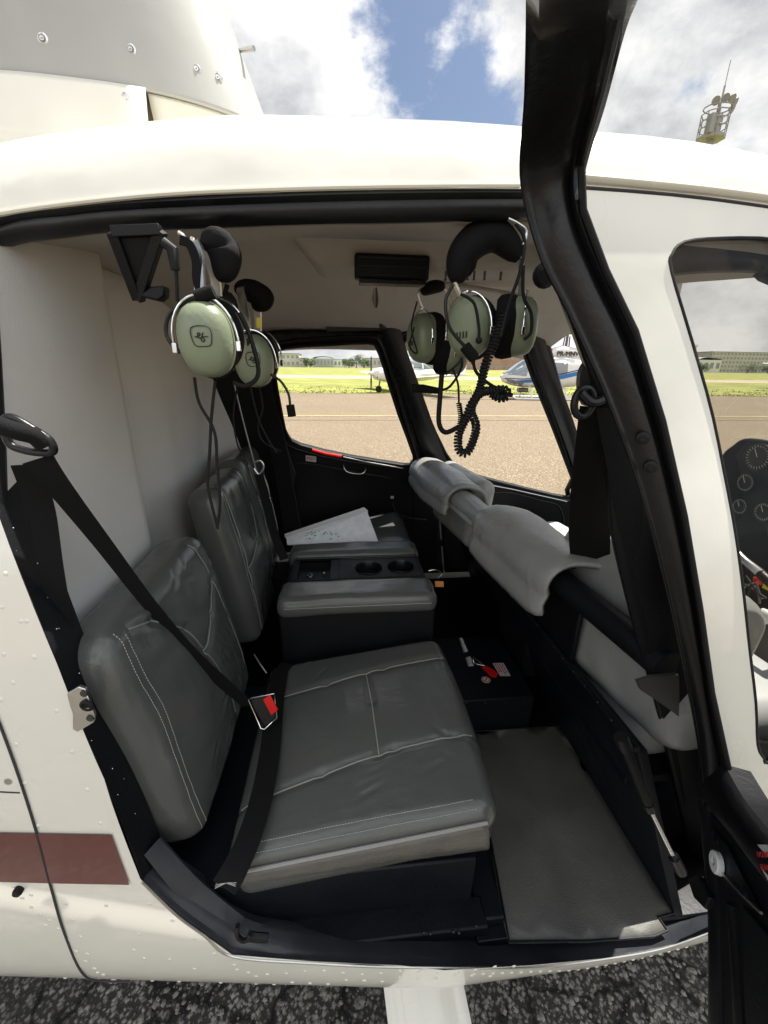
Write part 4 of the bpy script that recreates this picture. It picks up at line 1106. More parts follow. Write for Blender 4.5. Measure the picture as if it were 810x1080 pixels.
# rotor mast, blades high above
rt = build('rotor_mast', MB().tube([V((-.6, 1.1, 2.9)), V((-.6, 1.1, 3.35))], .04, 12), 'darksteel', heli)
mb = MB(); mb.box((-.6-2.6, 1.1, 3.36), (5.0, .22, .02)); build('rotor_blade', mb, 'cowl', heli)

# ================================================================== LANDING GEAR
def airfoil_strut(p0, p1, ch, th):
    rows = []
    for t in (0, .25, .5, .75, 1):
        c = p0.lerp(p1, t); r = []
        for i in range(17):
            a = 2*math.pi*i/16; xx = math.cos(a); r.append(c+V((ch*.5*xx, th*.5*math.sin(a)*(1-.35*xx*-1*.5), 0)))
        rows.append(r)
    return MB().grid(rows)
g0_ = P(444, 1038, Y=.50); g1_ = V((g0_.x+.03, .20, .08))
lg = build('landing_gear_strut', airfoil_strut(V((g0_.x-.015, .62, g0_.z+.12)), g1_, .175, .05), 'paint', heli)
g2_ = V((g0_.x+1.25, .62, .42))
build('landing_gear_strut', airfoil_strut(g2_, V((g2_.x, .20, .08)), .11, .045), 'paint', heli)
build('skid', MB().tube(cat([V((-1.2, .18, .05)), V((0, .18, .05)), V((1.4, .18, .05)), V((1.8, .18, .12)), V((2.0, .18, .25))], 5), .032, 14), 'paint', heli)
build('skid', MB().tube(cat([V((-1.2, 2.02, .05)), V((0, 2.02, .05)), V((1.4, 2.02, .05)), V((1.8, 2.02, .12)), V((2.0, 2.02, .25))], 5), .032, 14), 'paint', heli)
for x_ in (g0_.x, g2_.x): build('landing_gear_strut', airfoil_strut(V((x_, 1.58, .42)), V((x_, 2.0, .08)), .11, .045), 'paint', heli)

# ================================================================== WINDSHIELD, NOSE, COCKPIT
WS = EDGE + [(1.985, LMAX), (1.985, l_of_z(.80))]
for far_ in (False, True):
    build('windshield', sheet(WS, [], lambda x, l: S(x, l, .003, far_), .06), 'glass', heli, cull=False)
    build('windshield_edge', MB().tube(cat([S(x, l, .006, far_) for x, l in EDGE], 5), .012, 8), 'frame', heli)
build('windshield_bow', MB().tube([S(.64+i*.055, LMAX, .012) for i in range(25)], .014, 10), 'frame', heli)
nose = sheet([(1.84, 0), (1.985, 0), (1.985, l_of_z(.80)), (1.84, l_of_z(.80))], [], lambda x, l: S(x, l), .05)
build('nose_shell', nose, 'paint', heli); build('nose_shell', sheet([(1.84, 0), (1.985, 0), (1.985, l_of_z(.80)), (1.84, l_of_z(.80))], [], lambda x, l: S(x, l, 0, True), .05), 'paint', heli)
# instrument pod
XI = 1.26
oy = [(1.235, .93), (1.235, 1.20), (1.20, 1.275), (1.15, 1.305), (1.00, 1.305), (.88, 1.305), (.83, 1.275), (.80, 1.20), (.83, 1.05), (.93, .93)]
o3 = cat([V((XI, y, z)) for y, z in oy], 4, closed=True)
pod = build('instrument_panel', MB().prism(o3, V((.14, 0, -.02))), 'black', heli, bevel=.008)
build('panel_pedestal', MB().prism([V((XI+.02, 1.22, .94)), V((XI+.02, .90, .94)), V((1.10, .90, .55)), V((1.10, 1.22, .55))], V((.2, 0, 0))), 'black', heli)
gl = mat('gauge_marks', (.55, .55, .52), .5)
for (a, b, r_) in [(800, 482, .042), (787, 509, .030), (781, 534, .027), (806, 540, .03), (824, 505, .038), (822, 560, .03)]:
    c = P(a, b, X=XI-.004)
    g = build('gauge', MB().lathe(c, (-1, 0, 0), [(r_, 0), (r_, .006), (r_*.92, .006), (r_*.9, .003), (.0001, .003)], 28), 'gauge', pod)
    mb = MB()
    for k in range(24):
        an = k*math.pi/12; d = V((0, math.cos(an), math.sin(an)))
        mb.tube([c+V((-.004, 0, 0))+d*r_*.70, c+V((-.004, 0, 0))+d*r_*.86], .0011, 4)
    mb.tube([c+V((-.005, 0, 0)), c+V((-.005, r_*.35, r_*.55))], .0013, 4)
    build('gauge_dial', mb, gl, g)
build('cyclic_bar', MB().tube([P(772, 578, X=1.02), P(786, 592, X=1.02), P(803, 606, X=1.0)], [.009, .010, .012], 12), 'steel', heli)
build('cyclic_stick', MB().tube([P(803, 606, X=1.0), P(840, 640, X=1.0), P(830, 760, X=1.05)], .012, 10), 'frame', heli)
mb = MB()
random.seed(3)
for i in range(10): mb.tube([P(778+random.random()*28, 606+random.random()*45, X=1.08), P(780+random.random()*28, 610+random.random()*45, X=1.08)], .003, 6)
build('control_linkage', mb, 'darksteel', heli)
build('red_knob', MB().ball(P(801, 612, X=1.06), (.012, .014, .012)), 'red', heli)
build('yellow_tag', MB().box(P(810, 616, X=1.06), (.004, .018, .03)), 'yellow', heli, smooth=False)
build('white_knob', MB().ball(P(806, 650, X=1.04), (.012, .02, .02)), 'whitepl', heli)
build('centre_box', MB().box((.86, 1.10, .72), (.62, .22, .30)), 'black', heli, bevel=.01)

# ================================================================== HEADSETS
def headset(label, hook, cups_, band, pad, group='headsets hanging in the cabin', scale=1.0, boom=None, logo=False):
    """cups_: list of (centre, outward normal, tilt); hook: point the headband hangs from"""
    root = empty('headset', hook, label=label, cat_='headset', group=group)
    tops = []
    for ci, (c, n_, roll_) in enumerate(cups_):
        n_ = V(n_).normalized(); up_v = V((0, 0, 1)); up_v = (up_v-n_*up_v.dot(n_)).normalized()
        if roll_: up_v = Matrix.Rotation(roll_, 3, n_) @ up_v
        sd = up_v.cross(n_)
        w, h, dp = .0345*scale, .046*scale, .026*scale
        mb = MB()
        # domed shell: superelliptic rings
        rings = [(1.0, -.012), (1.02, -.004), (1.0, .006), (.94, .014), (.84, .020), (.66, .0245), (.42, .027), (.2, .028), (.0001, .0282)]
        N_ = 36; vs = []
        for rr, hh in rings:
            for j in range(N_):
                a = 2*math.pi*j/N_; cx, sy_ = math.cos(a), math.sin(a); e = .88
                vs.append(c+sd*(w*rr*math.copysign(abs(cx)**e, cx))+up_v*(h*rr*math.copysign(abs(sy_)**e, sy_))+n_*hh*scale)
        fs = [(i*N_+j, i*N_+(j+1) % N_, (i+1)*N_+(j+1) % N_, (i+1)*N_+j) for i in range(len(rings)-1) for j in range(N_)]
        mb.add(vs, fs); shell = build('ear_cup', mb, 'cup', root)
        mb = MB(); rings = [(.6, -.036), (.92, -.040), (1.06, -.034), (1.10, -.024), (1.06, -.013), (1.03, -.008)]; vs = []
        for rr, hh in rings:
            for j in range(N_):
                a = 2*math.pi*j/N_; vs.append(c+sd*(w*rr*math.cos(a))+up_v*(h*rr*math.sin(a))+n_*hh*scale)
        fs = [(i*N_+j, i*N_+(j+1) % N_, (i+1)*N_+(j+1) % N_, (i+1)*N_+j) for i in range(len(rings)-1) for j in range(N_)]+[tuple(range(N_))]
        mb.add(vs, fs); build('ear_cushion', mb, 'belt', shell)
        # wire stirrup over the cup
        ar = [c+sd*(w*1.16*math.cos(a))+up_v*(h*1.16*math.sin(a)+.0)+n_*.004*scale for a in [math.pi*(-.05+1.10*i/20) for i in range(21)]]
        st_ = build('stirrup', MB().tube(ar, .0016*scale, 8), 'chrome', root)
        for k in (0, -1): build('stirrup_clip', MB().box(ar[k], (.006, .006, .012)), 'chrome', st_, bevel=.001)
        tp = c+up_v*h*1.16+n_*.004
        tops.append((tp, up_v, n_))
        if logo and ci == 0:
            lc = c+n_*(.0290*scale)+up_v*.004; q = .0105*scale
            sq = cat([lc+sd*(-q)+up_v*q, lc+sd*q+up_v*q, lc+sd*q*.96-up_v*q*.8, lc-up_v*q*1.08, lc-sd*q*.96-up_v*q*.8], 5, closed=True)
            mb = MB().tube([p-n_*.0004 for p in sq], .0006, 5, closed=True)
            cv = cat([lc+sd*x*q+up_v*y*q for x, y in [(-.75, 0), (-.35, .05), (-.1, .35), (-.35, .4), (-.4, 0), (-.1, -.15), (.25, .45), (-.1, -.3), (.1, -.55), (.3, -.35), (.1, -.02), (.75, 0)]], 4)
            mb.tube(cv, .0007, 5); build('emblem', mb, 'ink', shell)
        elif ci == 0:
            lc = c+n_*(.0285*scale); mb = MB()
            for k in range(4): mb.box(lc-up_v*.010+sd*(-.008+k*.005), (.0018, .0018, .009))
            build('cup_vents', mb, 'ink', shell)
    band = [V(p) for p in band]
    b_ = cat(band, 8)
    hb = build('headband', MB().ribbon(b_, V((0, 1, 0)) if not isinstance(pad, tuple) else pad[1], .016, .003), 'chrome' if False else 'steel', root)
    # pad over the middle of the band
    pp_ = cat([V(p) for p in pad[0]], 8)
    mb = MB(); wdir = V(pad[1]).normalized(); rows = []
    for i, p in enumerate(pp_):
        t = (pp_[min(i+1, len(pp_)-1)]-pp_[max(i-1, 0)]).normalized(); n2 = wdir.cross(t).normalized(); tt = i/(len(pp_)-1)
        e = math.sin(math.pi*min(1, max(.04, tt)))**.35 if 0 < tt < 1 else .35
        rows.append([p+wdir*(pad[2]*.5*math.cos(a)*e)+n2*(pad[3]*.5*math.sin(a)*e) for a in [2*math.pi*j/16 for j in range(17)]])
    mb.grid(rows); mb.f.append(tuple(range(len(mb.v)-17*len(rows), len(mb.v)-17*len(rows)+16))); mb.f.append(tuple(range(len(mb.v)-17, len(mb.v)-1)))
    build('head_pad', mb, 'belt', root)
    for tp, up_v, n_ in tops:
        q = min(band, key=lambda p: (p-tp).length)
        rods = MB()
        rods.tube([tp, tp.lerp(q, .5)+n_*.002, q], .0030*scale, 8)
        pl_ = tp.lerp(q, .35); rods.ribbon([tp.lerp(q, .1), tp.lerp(q, .9)], up_v.cross(n_), .011*scale, .0022)
        rods.ball(tp.lerp(q, .6)+n_*.003, .0038*scale, 8); rods.ball(tp.lerp(q, .25)+n_*.003, .003*scale, 8)
        build('slider', rods, 'steel', root)
    if boom:
        bb = build('microphone_boom', MB().tube(cat(boom, 6), .0024, 8), 'frame', root)
        build('microphone', MB().tube([boom[-1], boom[-1]+(boom[-1]-boom[-2]).normalized()*.022], .008, 10), 'belt', bb)
    return root
def cord(root, name, pts, r=.0022):
    return build(name, MB().tube(cat(pts, 6), r, 8), 'rubber', root)
def pY(l, Y): return [P(a, b, Y=(Y if not isinstance(Y, list) else Y[i])) for i, (a, b) in enumerate(l)]
# C: near rear headset
hC = headset('headset nearest the door at the rear, green cup with emblem facing out', P(205, 252, Y=.60),
    [(P(218, 359, Y=.565), (.10, -1, -.05), .05), (P(233, 355, Y=.66), (-.05, 1, 0), -.05)],
    [P(211, 308, Y=.575), P(209, 275, Y=.58), P(203, 255, Y=.60), P(214, 262, Y=.64), P(226, 290, Y=.655), P(229, 312, Y=.66)],
    (pY([(218, 249), (230, 256), (238, 272), (237, 297)], [.60, .61, .61, .61]), V((.85, -.5, 0)), .046, .036), scale=.94,
    boom=pY([(190, 372), (176, 355), (178, 333), (196, 318), (207, 314)], .56), logo=True)
build('band_arm', MB().ribbon(cat(pY([(190, 253), (200, 258), (207, 275), (208, 296), (213, 310)], .575), 4), V((1, 0, .2)), .010, .004), 'belt', hC)
cord(hC, 'cable', pY([(205, 398), (210, 425), (226, 455), (229, 490), (232, 530), (229, 556)], .60)); cord(hC, 'cable', pY([(227, 402), (223, 440), (221, 480), (219, 510), (224, 535), (230, 558)], .60))
cord(hC, 'cable', pY([(252, 330), (262, 350), (272, 385), (270, 400), (258, 407), (246, 403)], .60), .003)
cord(hC, 'cable', pY([(184, 262), (186, 290), (187, 318)], .59)); build('plug', MB().tube(pY([(172, 255), (182, 263), (185, 285)], .59), [.006, .007, .005], 10), 'rubber', hC)
build('hanging_hook', MB().tube(cat(pY([(188, 245), (194, 250), (200, 262), (203, 250)], .60), 5), .0025, 8), 'steel', hC)
# D: second rear headset
hD = headset('smaller-looking second rear headset hanging behind the nearest one', P(250, 300, Y=.86),
    [(P(268, 381, Y=.83), (.15, -1, -.05), .05), (P(276, 378, Y=.92), (0, 1, 0), 0)],
    [P(262, 350, Y=.84), P(258, 325, Y=.84), P(254, 305, Y=.85), P(262, 303, Y=.89), P(271, 325, Y=.91), P(272, 350, Y=.92)],
    (pY([(252, 304), (264, 306), (276, 315), (274, 328)], [.86, .87, .88, .88]), V((.85, -.5, 0)), .055, .040), scale=1.0,
    boom=pY([(284, 394), (296, 402), (304, 415), (306, 427)], .82), logo=True)
mb = MB(); mb.tube(cat(pY([(240, 300), (236, 316), (240, 335), (247, 345)], .84), 4), .004, 8); mb.ball(P(240, 323, Y=.82), (.018, .008, .024)); build('plug', mb, 'rubber', hD)
build('warning_tag', MB().ribbon([P(273, 335, Y=.84), P(273, 346, Y=.84)], V((1, 0, 0)), .008, .001), 'yellow', hD)
cord(hD, 'cable', pY([(264, 408), (272, 440), (282, 462), (292, 478)], .95), .002); cord(hD, 'cable', pY([(273, 407), (277, 430), (272, 450), (278, 466), (296, 476)], 1.0), .002)
cord(hD, 'cable', pY([(250, 410), (246, 440), (251, 470), (262, 490)], 1.0), .002)
# B: near front headset
hB = headset('near front headset with thick black head pad and coiled cord', P(538, 238, Y=.60),
    [(P(495, 346, Y=.66), (-.66, -.75, -.05), .08), (P(548, 345, Y=.66), (.93, -.35, 0), 0)],
    [P(485, 312, Y=.66), P(476, 285, Y=.66), P(484, 262, Y=.66), P(510, 240, Y=.66), P(538, 243, Y=.66), P(549, 275, Y=.66), P(549, 312, Y=.66)],
    (pY([(482, 298), (486, 272), (504, 252), (526, 250), (548, 272)], .655), V((.1, 1, 0)), .05, .046), scale=.92,
    boom=pY([(478, 300), (470, 318), (474, 345), (490, 365)], .60))
build('head_pad', MB().ball(P(490, 272, Y=.66), (.020, .02, .026)), 'belt', hB)
cord(hB, 'cable', pY([(544, 236), (553, 252), (549, 285), (537, 320), (528, 355)], .60), .0025); cord(hB, 'cable', pY([(552, 280), (552, 312), (560, 330), (560, 350), (553, 358)], .62), .0025)
cord(hB, 'cable', pY([(486, 310), (500, 320), (505, 345), (505, 358)], .62), .0022); build('volume_knob', MB().ball(P(505, 359, Y=.62), (.005, .004, .005)), 'rubber', hB)
cord(hB, 'cable', pY([(499, 374), (501, 390), (512, 402), (528, 412)], .66), .0026); build('cable_boot', MB().tube(pY([(499, 372), (499, 384)], .66), [.006, .003], 8), 'rubber', hB)
build('coiled_cord', MB().coil(pY([(533, 330), (524, 355), (512, 385), (506, 410), (497, 432), (502, 448), (500, 462), (492, 478), (484, 474), (484, 458), (492, 440), (498, 425), (508, 414), (520, 412), (532, 411), (536, 417), (528, 420), (518, 415)], .62), .0052, .0022, .0048, 6), 'rubber', hB)
build('hanging_hook', MB().tube(cat(pY([(536, 231), (546, 236), (555, 244), (552, 258)], .60), 5), .002, 8), 'steel', hB)
# A: far front headset
hA = headset('far front headset hanging lower left of the near one', P(455, 300, Y=.88),
    [(P(446, 357, Y=.88), (-.92, -.38, 0), .05), (P(481, 370, Y=.88), (.93, -.35, -.1), -.05)],
    [P(446, 326, Y=.88), P(441, 310, Y=.88), P(450, 299, Y=.88), P(466, 300, Y=.88), P(476, 318, Y=.88), P(479, 342, Y=.88)],
    (pY([(444, 308), (456, 303), (469, 302)], .88), V((.1, 1, 0)), .045, .024), scale=1.0,
    boom=pY([(470, 395), (486, 380), (487, 362)], .84))
cord(hA, 'cable', pY([(440, 318), (434, 345), (440, 372), (432, 365), (437, 345)], .84), .0016)
cord(hA, 'cable', pY([(466, 395), (464, 420), (463, 446), (470, 456), (484, 450)], .84), .0052)
cord(hA, 'cable', pY([(477, 388), (483, 405), (484, 425)], .84), .0022); build('coiled_cord', MB().coil(pY([(484, 425), (486, 440), (484, 452)], .84), .0045, .0016, .0042, 6), 'rubber', hA)
cord(hA, 'cable', pY([(487, 376), (486, 390), (474, 408), (462, 412)], .84), .0026)
build('microphone', MB().tube(pY([(434, 409.5), (446, 410), (462, 412)], .84), [.008, .0085, .006], 12), 'belt', hA)
# ================================================================== BACKGROUND
def gp(px, py): return P(px, py, Z=0)
# ground sheet (reaches the horizon)
def ground_mat(name, cols, scale, bumpd, cracks=False, fine=60, big=.25):
    m = bpy.data.materials.new(name); m.use_nodes = True; nt = m.node_tree; N = nt.nodes; L = nt.links; b = N['Principled BSDF']
    b.inputs['Roughness'].default_value = .9; b.inputs['Specular IOR Level'].default_value = .2
    tc = N.new('ShaderNodeTexCoord')
    vo = N.new('ShaderNodeTexVoronoi'); vo.inputs['Scale'].default_value = scale; vo.distance = 'MANHATTAN'
    wn = N.new('ShaderNodeTexNoise'); wn.inputs['Scale'].default_value = scale*1.4; L.new(tc.outputs['Object'], wn.inputs['Vector'])
    wv = N.new('ShaderNodeVectorMath'); wv.operation = 'MULTIPLY_ADD'; wv.inputs[1].default_value = (.8/scale,)*3; L.new(wn.outputs['Color'], wv.inputs[0]); L.new(tc.outputs['Object'], wv.inputs[2]); L.new(wv.outputs[0], vo.inputs['Vector'])
    nz = N.new('ShaderNodeTexNoise'); nz.inputs['Scale'].default_value = big; nz.inputs['Detail'].default_value = 10; nz.inputs['Roughness'].default_value = .7; L.new(tc.outputs['Object'], nz.inputs['Vector'])
    r1 = N.new('ShaderNodeValToRGB'); e = r1.color_ramp.elements
    e[0].position = .30; e[0].color = (*cols[0], 1); e[1].position = .72; e[1].color = (*cols[1], 1)
    L.new(nz.outputs['Fac'], r1.inputs['Fac'])
    # stones of different tone
    sep = N.new('ShaderNodeSeparateColor'); L.new(vo.outputs['Color'], sep.inputs[0])
    mr = N.new('ShaderNodeMapRange'); mr.inputs[3].default_value = .55; mr.inputs[4].default_value = 1.5; L.new(sep.outputs[0], mr.inputs[0])
    mu = N.new('ShaderNodeMix'); mu.data_type = 'RGBA'; mu.blend_type = 'MULTIPLY'; mu.inputs[0].default_value = 1
    L.new(r1.outputs['Color'], mu.inputs[6]); L.new(mr.outputs[0], mu.inputs[7])
    col = mu.outputs[2]
    # binder between the stones
    rb = N.new('ShaderNodeMapRange'); rb.inputs[1].default_value = .42; rb.inputs[2].default_value = .80; L.new(vo.outputs['Distance'], rb.inputs[0])
    mk = N.new('ShaderNodeMix'); mk.data_type = 'RGBA'; L.new(rb.outputs[0], mk.inputs[0]); L.new(col, mk.inputs[6]); mk.inputs[7].default_value = (*cols[2], 1)
    col = mk.outputs[2]
    if cracks:
        v2 = N.new('ShaderNodeTexVoronoi'); v2.feature = 'DISTANCE_TO_EDGE'; v2.inputs['Scale'].default_value = 6.0
        nd = N.new('ShaderNodeTexNoise'); nd.inputs['Scale'].default_value = 14; nd.inputs['Detail'].default_value = 5; L.new(tc.outputs['Object'], nd.inputs['Vector'])
        va = N.new('ShaderNodeVectorMath'); va.operation = 'MULTIPLY_ADD'; va.inputs[1].default_value = (.10, .10, 0); L.new(nd.outputs['Color'], va.inputs[0]); L.new(tc.outputs['Object'], va.inputs[2])
        L.new(va.outputs[0], v2.inputs['Vector'])
        rc = N.new('ShaderNodeMapRange'); rc.inputs[1].default_value = .0; rc.inputs[2].default_value = .06; rc.inputs[3].default_value = 1; rc.inputs[4].default_value = 0; L.new(v2.outputs[0], rc.inputs[0])
        mc = N.new('ShaderNodeMix'); mc.data_type = 'RGBA'; L.new(rc.outputs[0], mc.inputs[0]); L.new(col, mc.inputs[6]); mc.inputs[7].default_value = (.012, .012, .012, 1); col = mc.outputs[2]
    L.new(col, b.inputs['Base Color'])
    bp = N.new('ShaderNodeBump'); bp.inputs['Distance'].default_value = bumpd; bp.invert = True; L.new(vo.outputs['Distance'], bp.inputs['Height']); L.new(bp.outputs[0], b.inputs['Normal'])
    return m
def plane(name, x0, x1, y0, y1, z, m, nx=1, ny=1, kind='structure', amp=0):
    mb = MB(); rows = []
    for i in range(nx+1):
        rows.append([V((x0+(x1-x0)*i/nx, y0+(y1-y0)*j/ny, z+(amp*noise.noise(V((i*.9, j*.9, 0))) if amp else 0))) for j in range(ny+1)])
    o = build(name, mb.grid(rows), m, None, cull=False); return tag(o, kind=kind)
TAR = ground_mat('sunlit_apron', ((.24, .19, .13), (.34, .272, .185), (.14, .11, .075)), 45, .002, big=.35)
ASP = ground_mat('worn_asphalt', ((.10, .096, .088), (.36, .34, .30), (.045, .043, .04)), 85, .0015, cracks=True, big=3)
GRS = mat('mown_grass', (.21, .22, .045), .95, var=.35, vscale=.35)
DIRT = mat('taxiway_strip', (.36, .30, .20), .9, var=.12, vscale=.15)
g = plane('ground', -3500, 3500, -3500, 3500, -.012, TAR)
for c_ in range(1): pass
plane('asphalt_patch', -4, 5, -3, 3.2, -.008, ASP)
plane('grass_verge', -400, 400, 24.5, 52, 0.0, GRS, 40, 8)
plane('taxiway', -400, 400, 52, 68, .004, DIRT)
plane('grass_field', -900, 900, 68, 330, 0.0, GRS, 30, 10)
M['yellowline'] = mat('faded_yellow_line', (.36, .275, .13), .9, var=.3, vscale=1.5)
plane('apron_line', -150, 150, 13.2, 13.42, -.004, M['yellowline'])
M['tar2'] = mat('dark_joint', (.17, .135, .10), .9, var=.3, vscale=.6)
plane('apron_joint', -150, 150, 12.2, 12.5, -.004, M['tar2'])
# grass blades reading as rough edge of the verge
random.seed(11)
mb = MB()
for i in range(4500):
    x = random.uniform(-28, 55); y = 24.3+random.random()**2*9; h = random.uniform(.02, .09)
    a = random.uniform(0, 3.1); w = random.uniform(.03, .07); dx, dy = math.cos(a)*w, math.sin(a)*w; lx = random.uniform(-.08, .08)
    mb.add([V((x-dx, y-dy, 0)), V((x+dx, y+dy, 0)), V((x+lx, y, h))], [(0, 1, 2)])
tag(build('grass_tufts', mb, mat('rough_grass', (.20, .21, .045), .9, var=.3, vscale=.8), None, smooth=False, cull=False), 'rough green grass growing along the apron edge', 'grass', kind='stuff')
mb = MB()
for i in range(5000):
    x = random.uniform(-.6, 1.2); y = random.uniform(.28, 1.1); r = random.uniform(.002, .009)*random.random()+.001
    n_ = 5; a0_ = random.random()*6
    base = [V((x+r*math.cos(a0_+k*1.2566)*random.uniform(.7, 1.2), y+r*math.sin(a0_+k*1.2566)*random.uniform(.7, 1.2), -.008)) for k in range(n_)]
    mb.add(base+[V((x, y, -.008+r*random.uniform(.3, .7)))], [(k, (k+1) % n_, n_) for k in range(n_)])
tag(build('loose_gravel', mb, mat('stone_chips', (.20, .19, .17), .85, var=.45, vscale=60), None, smooth=False, cull=False), 'grey stone chips in the worn asphalt under the helicopter', 'gravel', kind='stuff')

# ---- loft for aircraft bodies, local frame: nose towards +x
def loft(st, n=20, e=.85):
    rows = []
    for x, ry, z0, z1 in st:
        zc, rz = (z0+z1)/2, (z1-z0)/2; r = []
        for j in range(n+1):
            a = 2*math.pi*j/n; c, s = math.cos(a), math.sin(a)
            r.append(V((x, ry*math.copysign(abs(c)**e, c), zc+rz*math.copysign(abs(s)**e, s))))
        rows.append(r)
    return MB().grid(rows)
def wing(root_, tip, cr, ct, th=.12):
    rows = []
    for p, c in ((V(root_), cr), (V(tip), ct)):
        r = []
        for t in [0, .05, .2, .5, .8, 1, .8, .5, .2, .05, 0]: pass
        up = [(t, th*c*(.9*math.sqrt(t)*(1-t)+.02)) for t in (0, .03, .1, .25, .5, .75, 1)]
        r = [p+V((-t*c, 0, h)) for t, h in up]+[p+V((-t*c, 0, -h*.4)) for t, h in reversed(up)]
        rows.append(r)
    m_ = MB().grid(rows); n = len(rows[0]); m_.f.append(tuple(range(n-1, -1, -1))); m_.f.append(tuple(range(n, 2*n))); return m_
def airplane(loc, rz, label, high=False):
    r = empty('light_airplane', loc, rz, label, 'airplane', local=True)
    f = build('fuselage', loft([(1.75, .12, .95, 1.25), (1.55, .42, .72, 1.38), (1.0, .50, .62, 1.45), (.3, .56, .58, 1.50), (-.8, .56, .58, 1.52), (-2.0, .40, .66, 1.40), (-3.5, .20, .84, 1.22), (-5.2, .05, .95, 1.12)]), 'farwhite', r)
    cp = build('canopy', loft([(.65, .30, 1.38, 1.44), (.1, .50, 1.38, 1.86), (-.7, .52, 1.38, 1.98), (-1.5, .44, 1.38, 1.88), (-2.3, .18, 1.32, 1.44)]), 'farglass', f)
    mb = MB()
    for x, h in ((.12, 1.86), (-.7, 1.98), (-1.45, 1.90)):
        mb.tube([V((x, .53*math.cos(a), 1.38+(h-1.37)*math.sin(a))) for a in [math.pi*i/10 for i in range(11)]], .045, 6)
    mb.tube([V((.1, 0, 1.87)), V((-.7, 0, 1.99)), V((-1.5, 0, 1.9))], .07, 6)
    build('canopy_frame', mb, 'farwhite', cp)
    z = 1.9 if high else .78
    for s in (-1, 1):
        build('wing', wing((.35, .45*s, z), (.05, 5.0*s, z+.32), 1.6, 1.25), 'farwhite', r)
        build('tailplane', wing((-4.5, .05*s, 1.05), (-4.65, 1.6*s, 1.1), .85, .6), 'farwhite', r)
        w = MB(); w.tube([V((-.35, 1.3*s, .75)), V((-.35, 1.3*s, .25))], .05, 8); build('main_strut', w, 'farwhite', r)
        build('wheel', MB().lathe((-.35, 1.3*s-.07, .2), (0, 1, 0), [(.11, 0), (.19, .02), (.2, .07), (.19, .12), (.11, .14)], 18), 'rubber', r)
    build('fin', MB().prism([V((-4.1, .03, 1.15)), V((-5.3, .03, 1.05)), V((-5.45, .03, 2.15)), V((-5.0, .03, 2.2))], V((0, -.06, 0))), 'farwhite', r)
    build('engine', MB().box((1.45, 0, 1.02), (.35, .62, .42)), 'darksteel', r, bevel=.05)
    build('nose_strut', MB().tube([V((1.25, 0, .75)), V((1.35, 0, .25))], .045, 8), 'darksteel', r)
    build('wheel', MB().lathe((1.35, -.07, .2), (0, 1, 0), [(.11, 0), (.19, .02), (.2, .07), (.19, .12), (.11, .14)], 18), 'rubber', r)
    pr = build('propeller', MB().prism([V((1.85, -.05, .20)), V((1.85, .05, .20)), V((1.85, .09, .7)), V((1.85, .04, 1.1)), V((1.85, .09, 1.6)), V((1.85, .04, 2.0)), V((1.85, -.05, 2.0)), V((1.85, -.09, 1.5)), V((1.85, -.04, 1.1)), V((1.85, -.09, .6))], V((.03, 0, 0))), 'darksteel', r)
    build('spinner', loft([(1.75, .13, .96, 1.24), (1.95, .10, 1.0, 1.2), (2.12, .01, 1.09, 1.11)], 12), 'farwhite', pr)
    return r
q = gp(404, 414.5)
a1_ = airplane((q.x+1.5, q.y+1.2, 0), R(180+62), 'small white low-wing airplane parked on the grass edge, seen through the far windows')
a1_.location = (q.x+1.0, q.y+1.0, 0); a1_.rotation_euler.z = R(205)
q = gp(838, 413)
a2_ = airplane((q.x, q.y+3, 0), R(175), 'high-wing airplane at the right edge, its wing tip seen through the tinted window', high=True); a2_.location = (q.x+3.4, q.y+2.0, .5)
a2_.location.z = 0

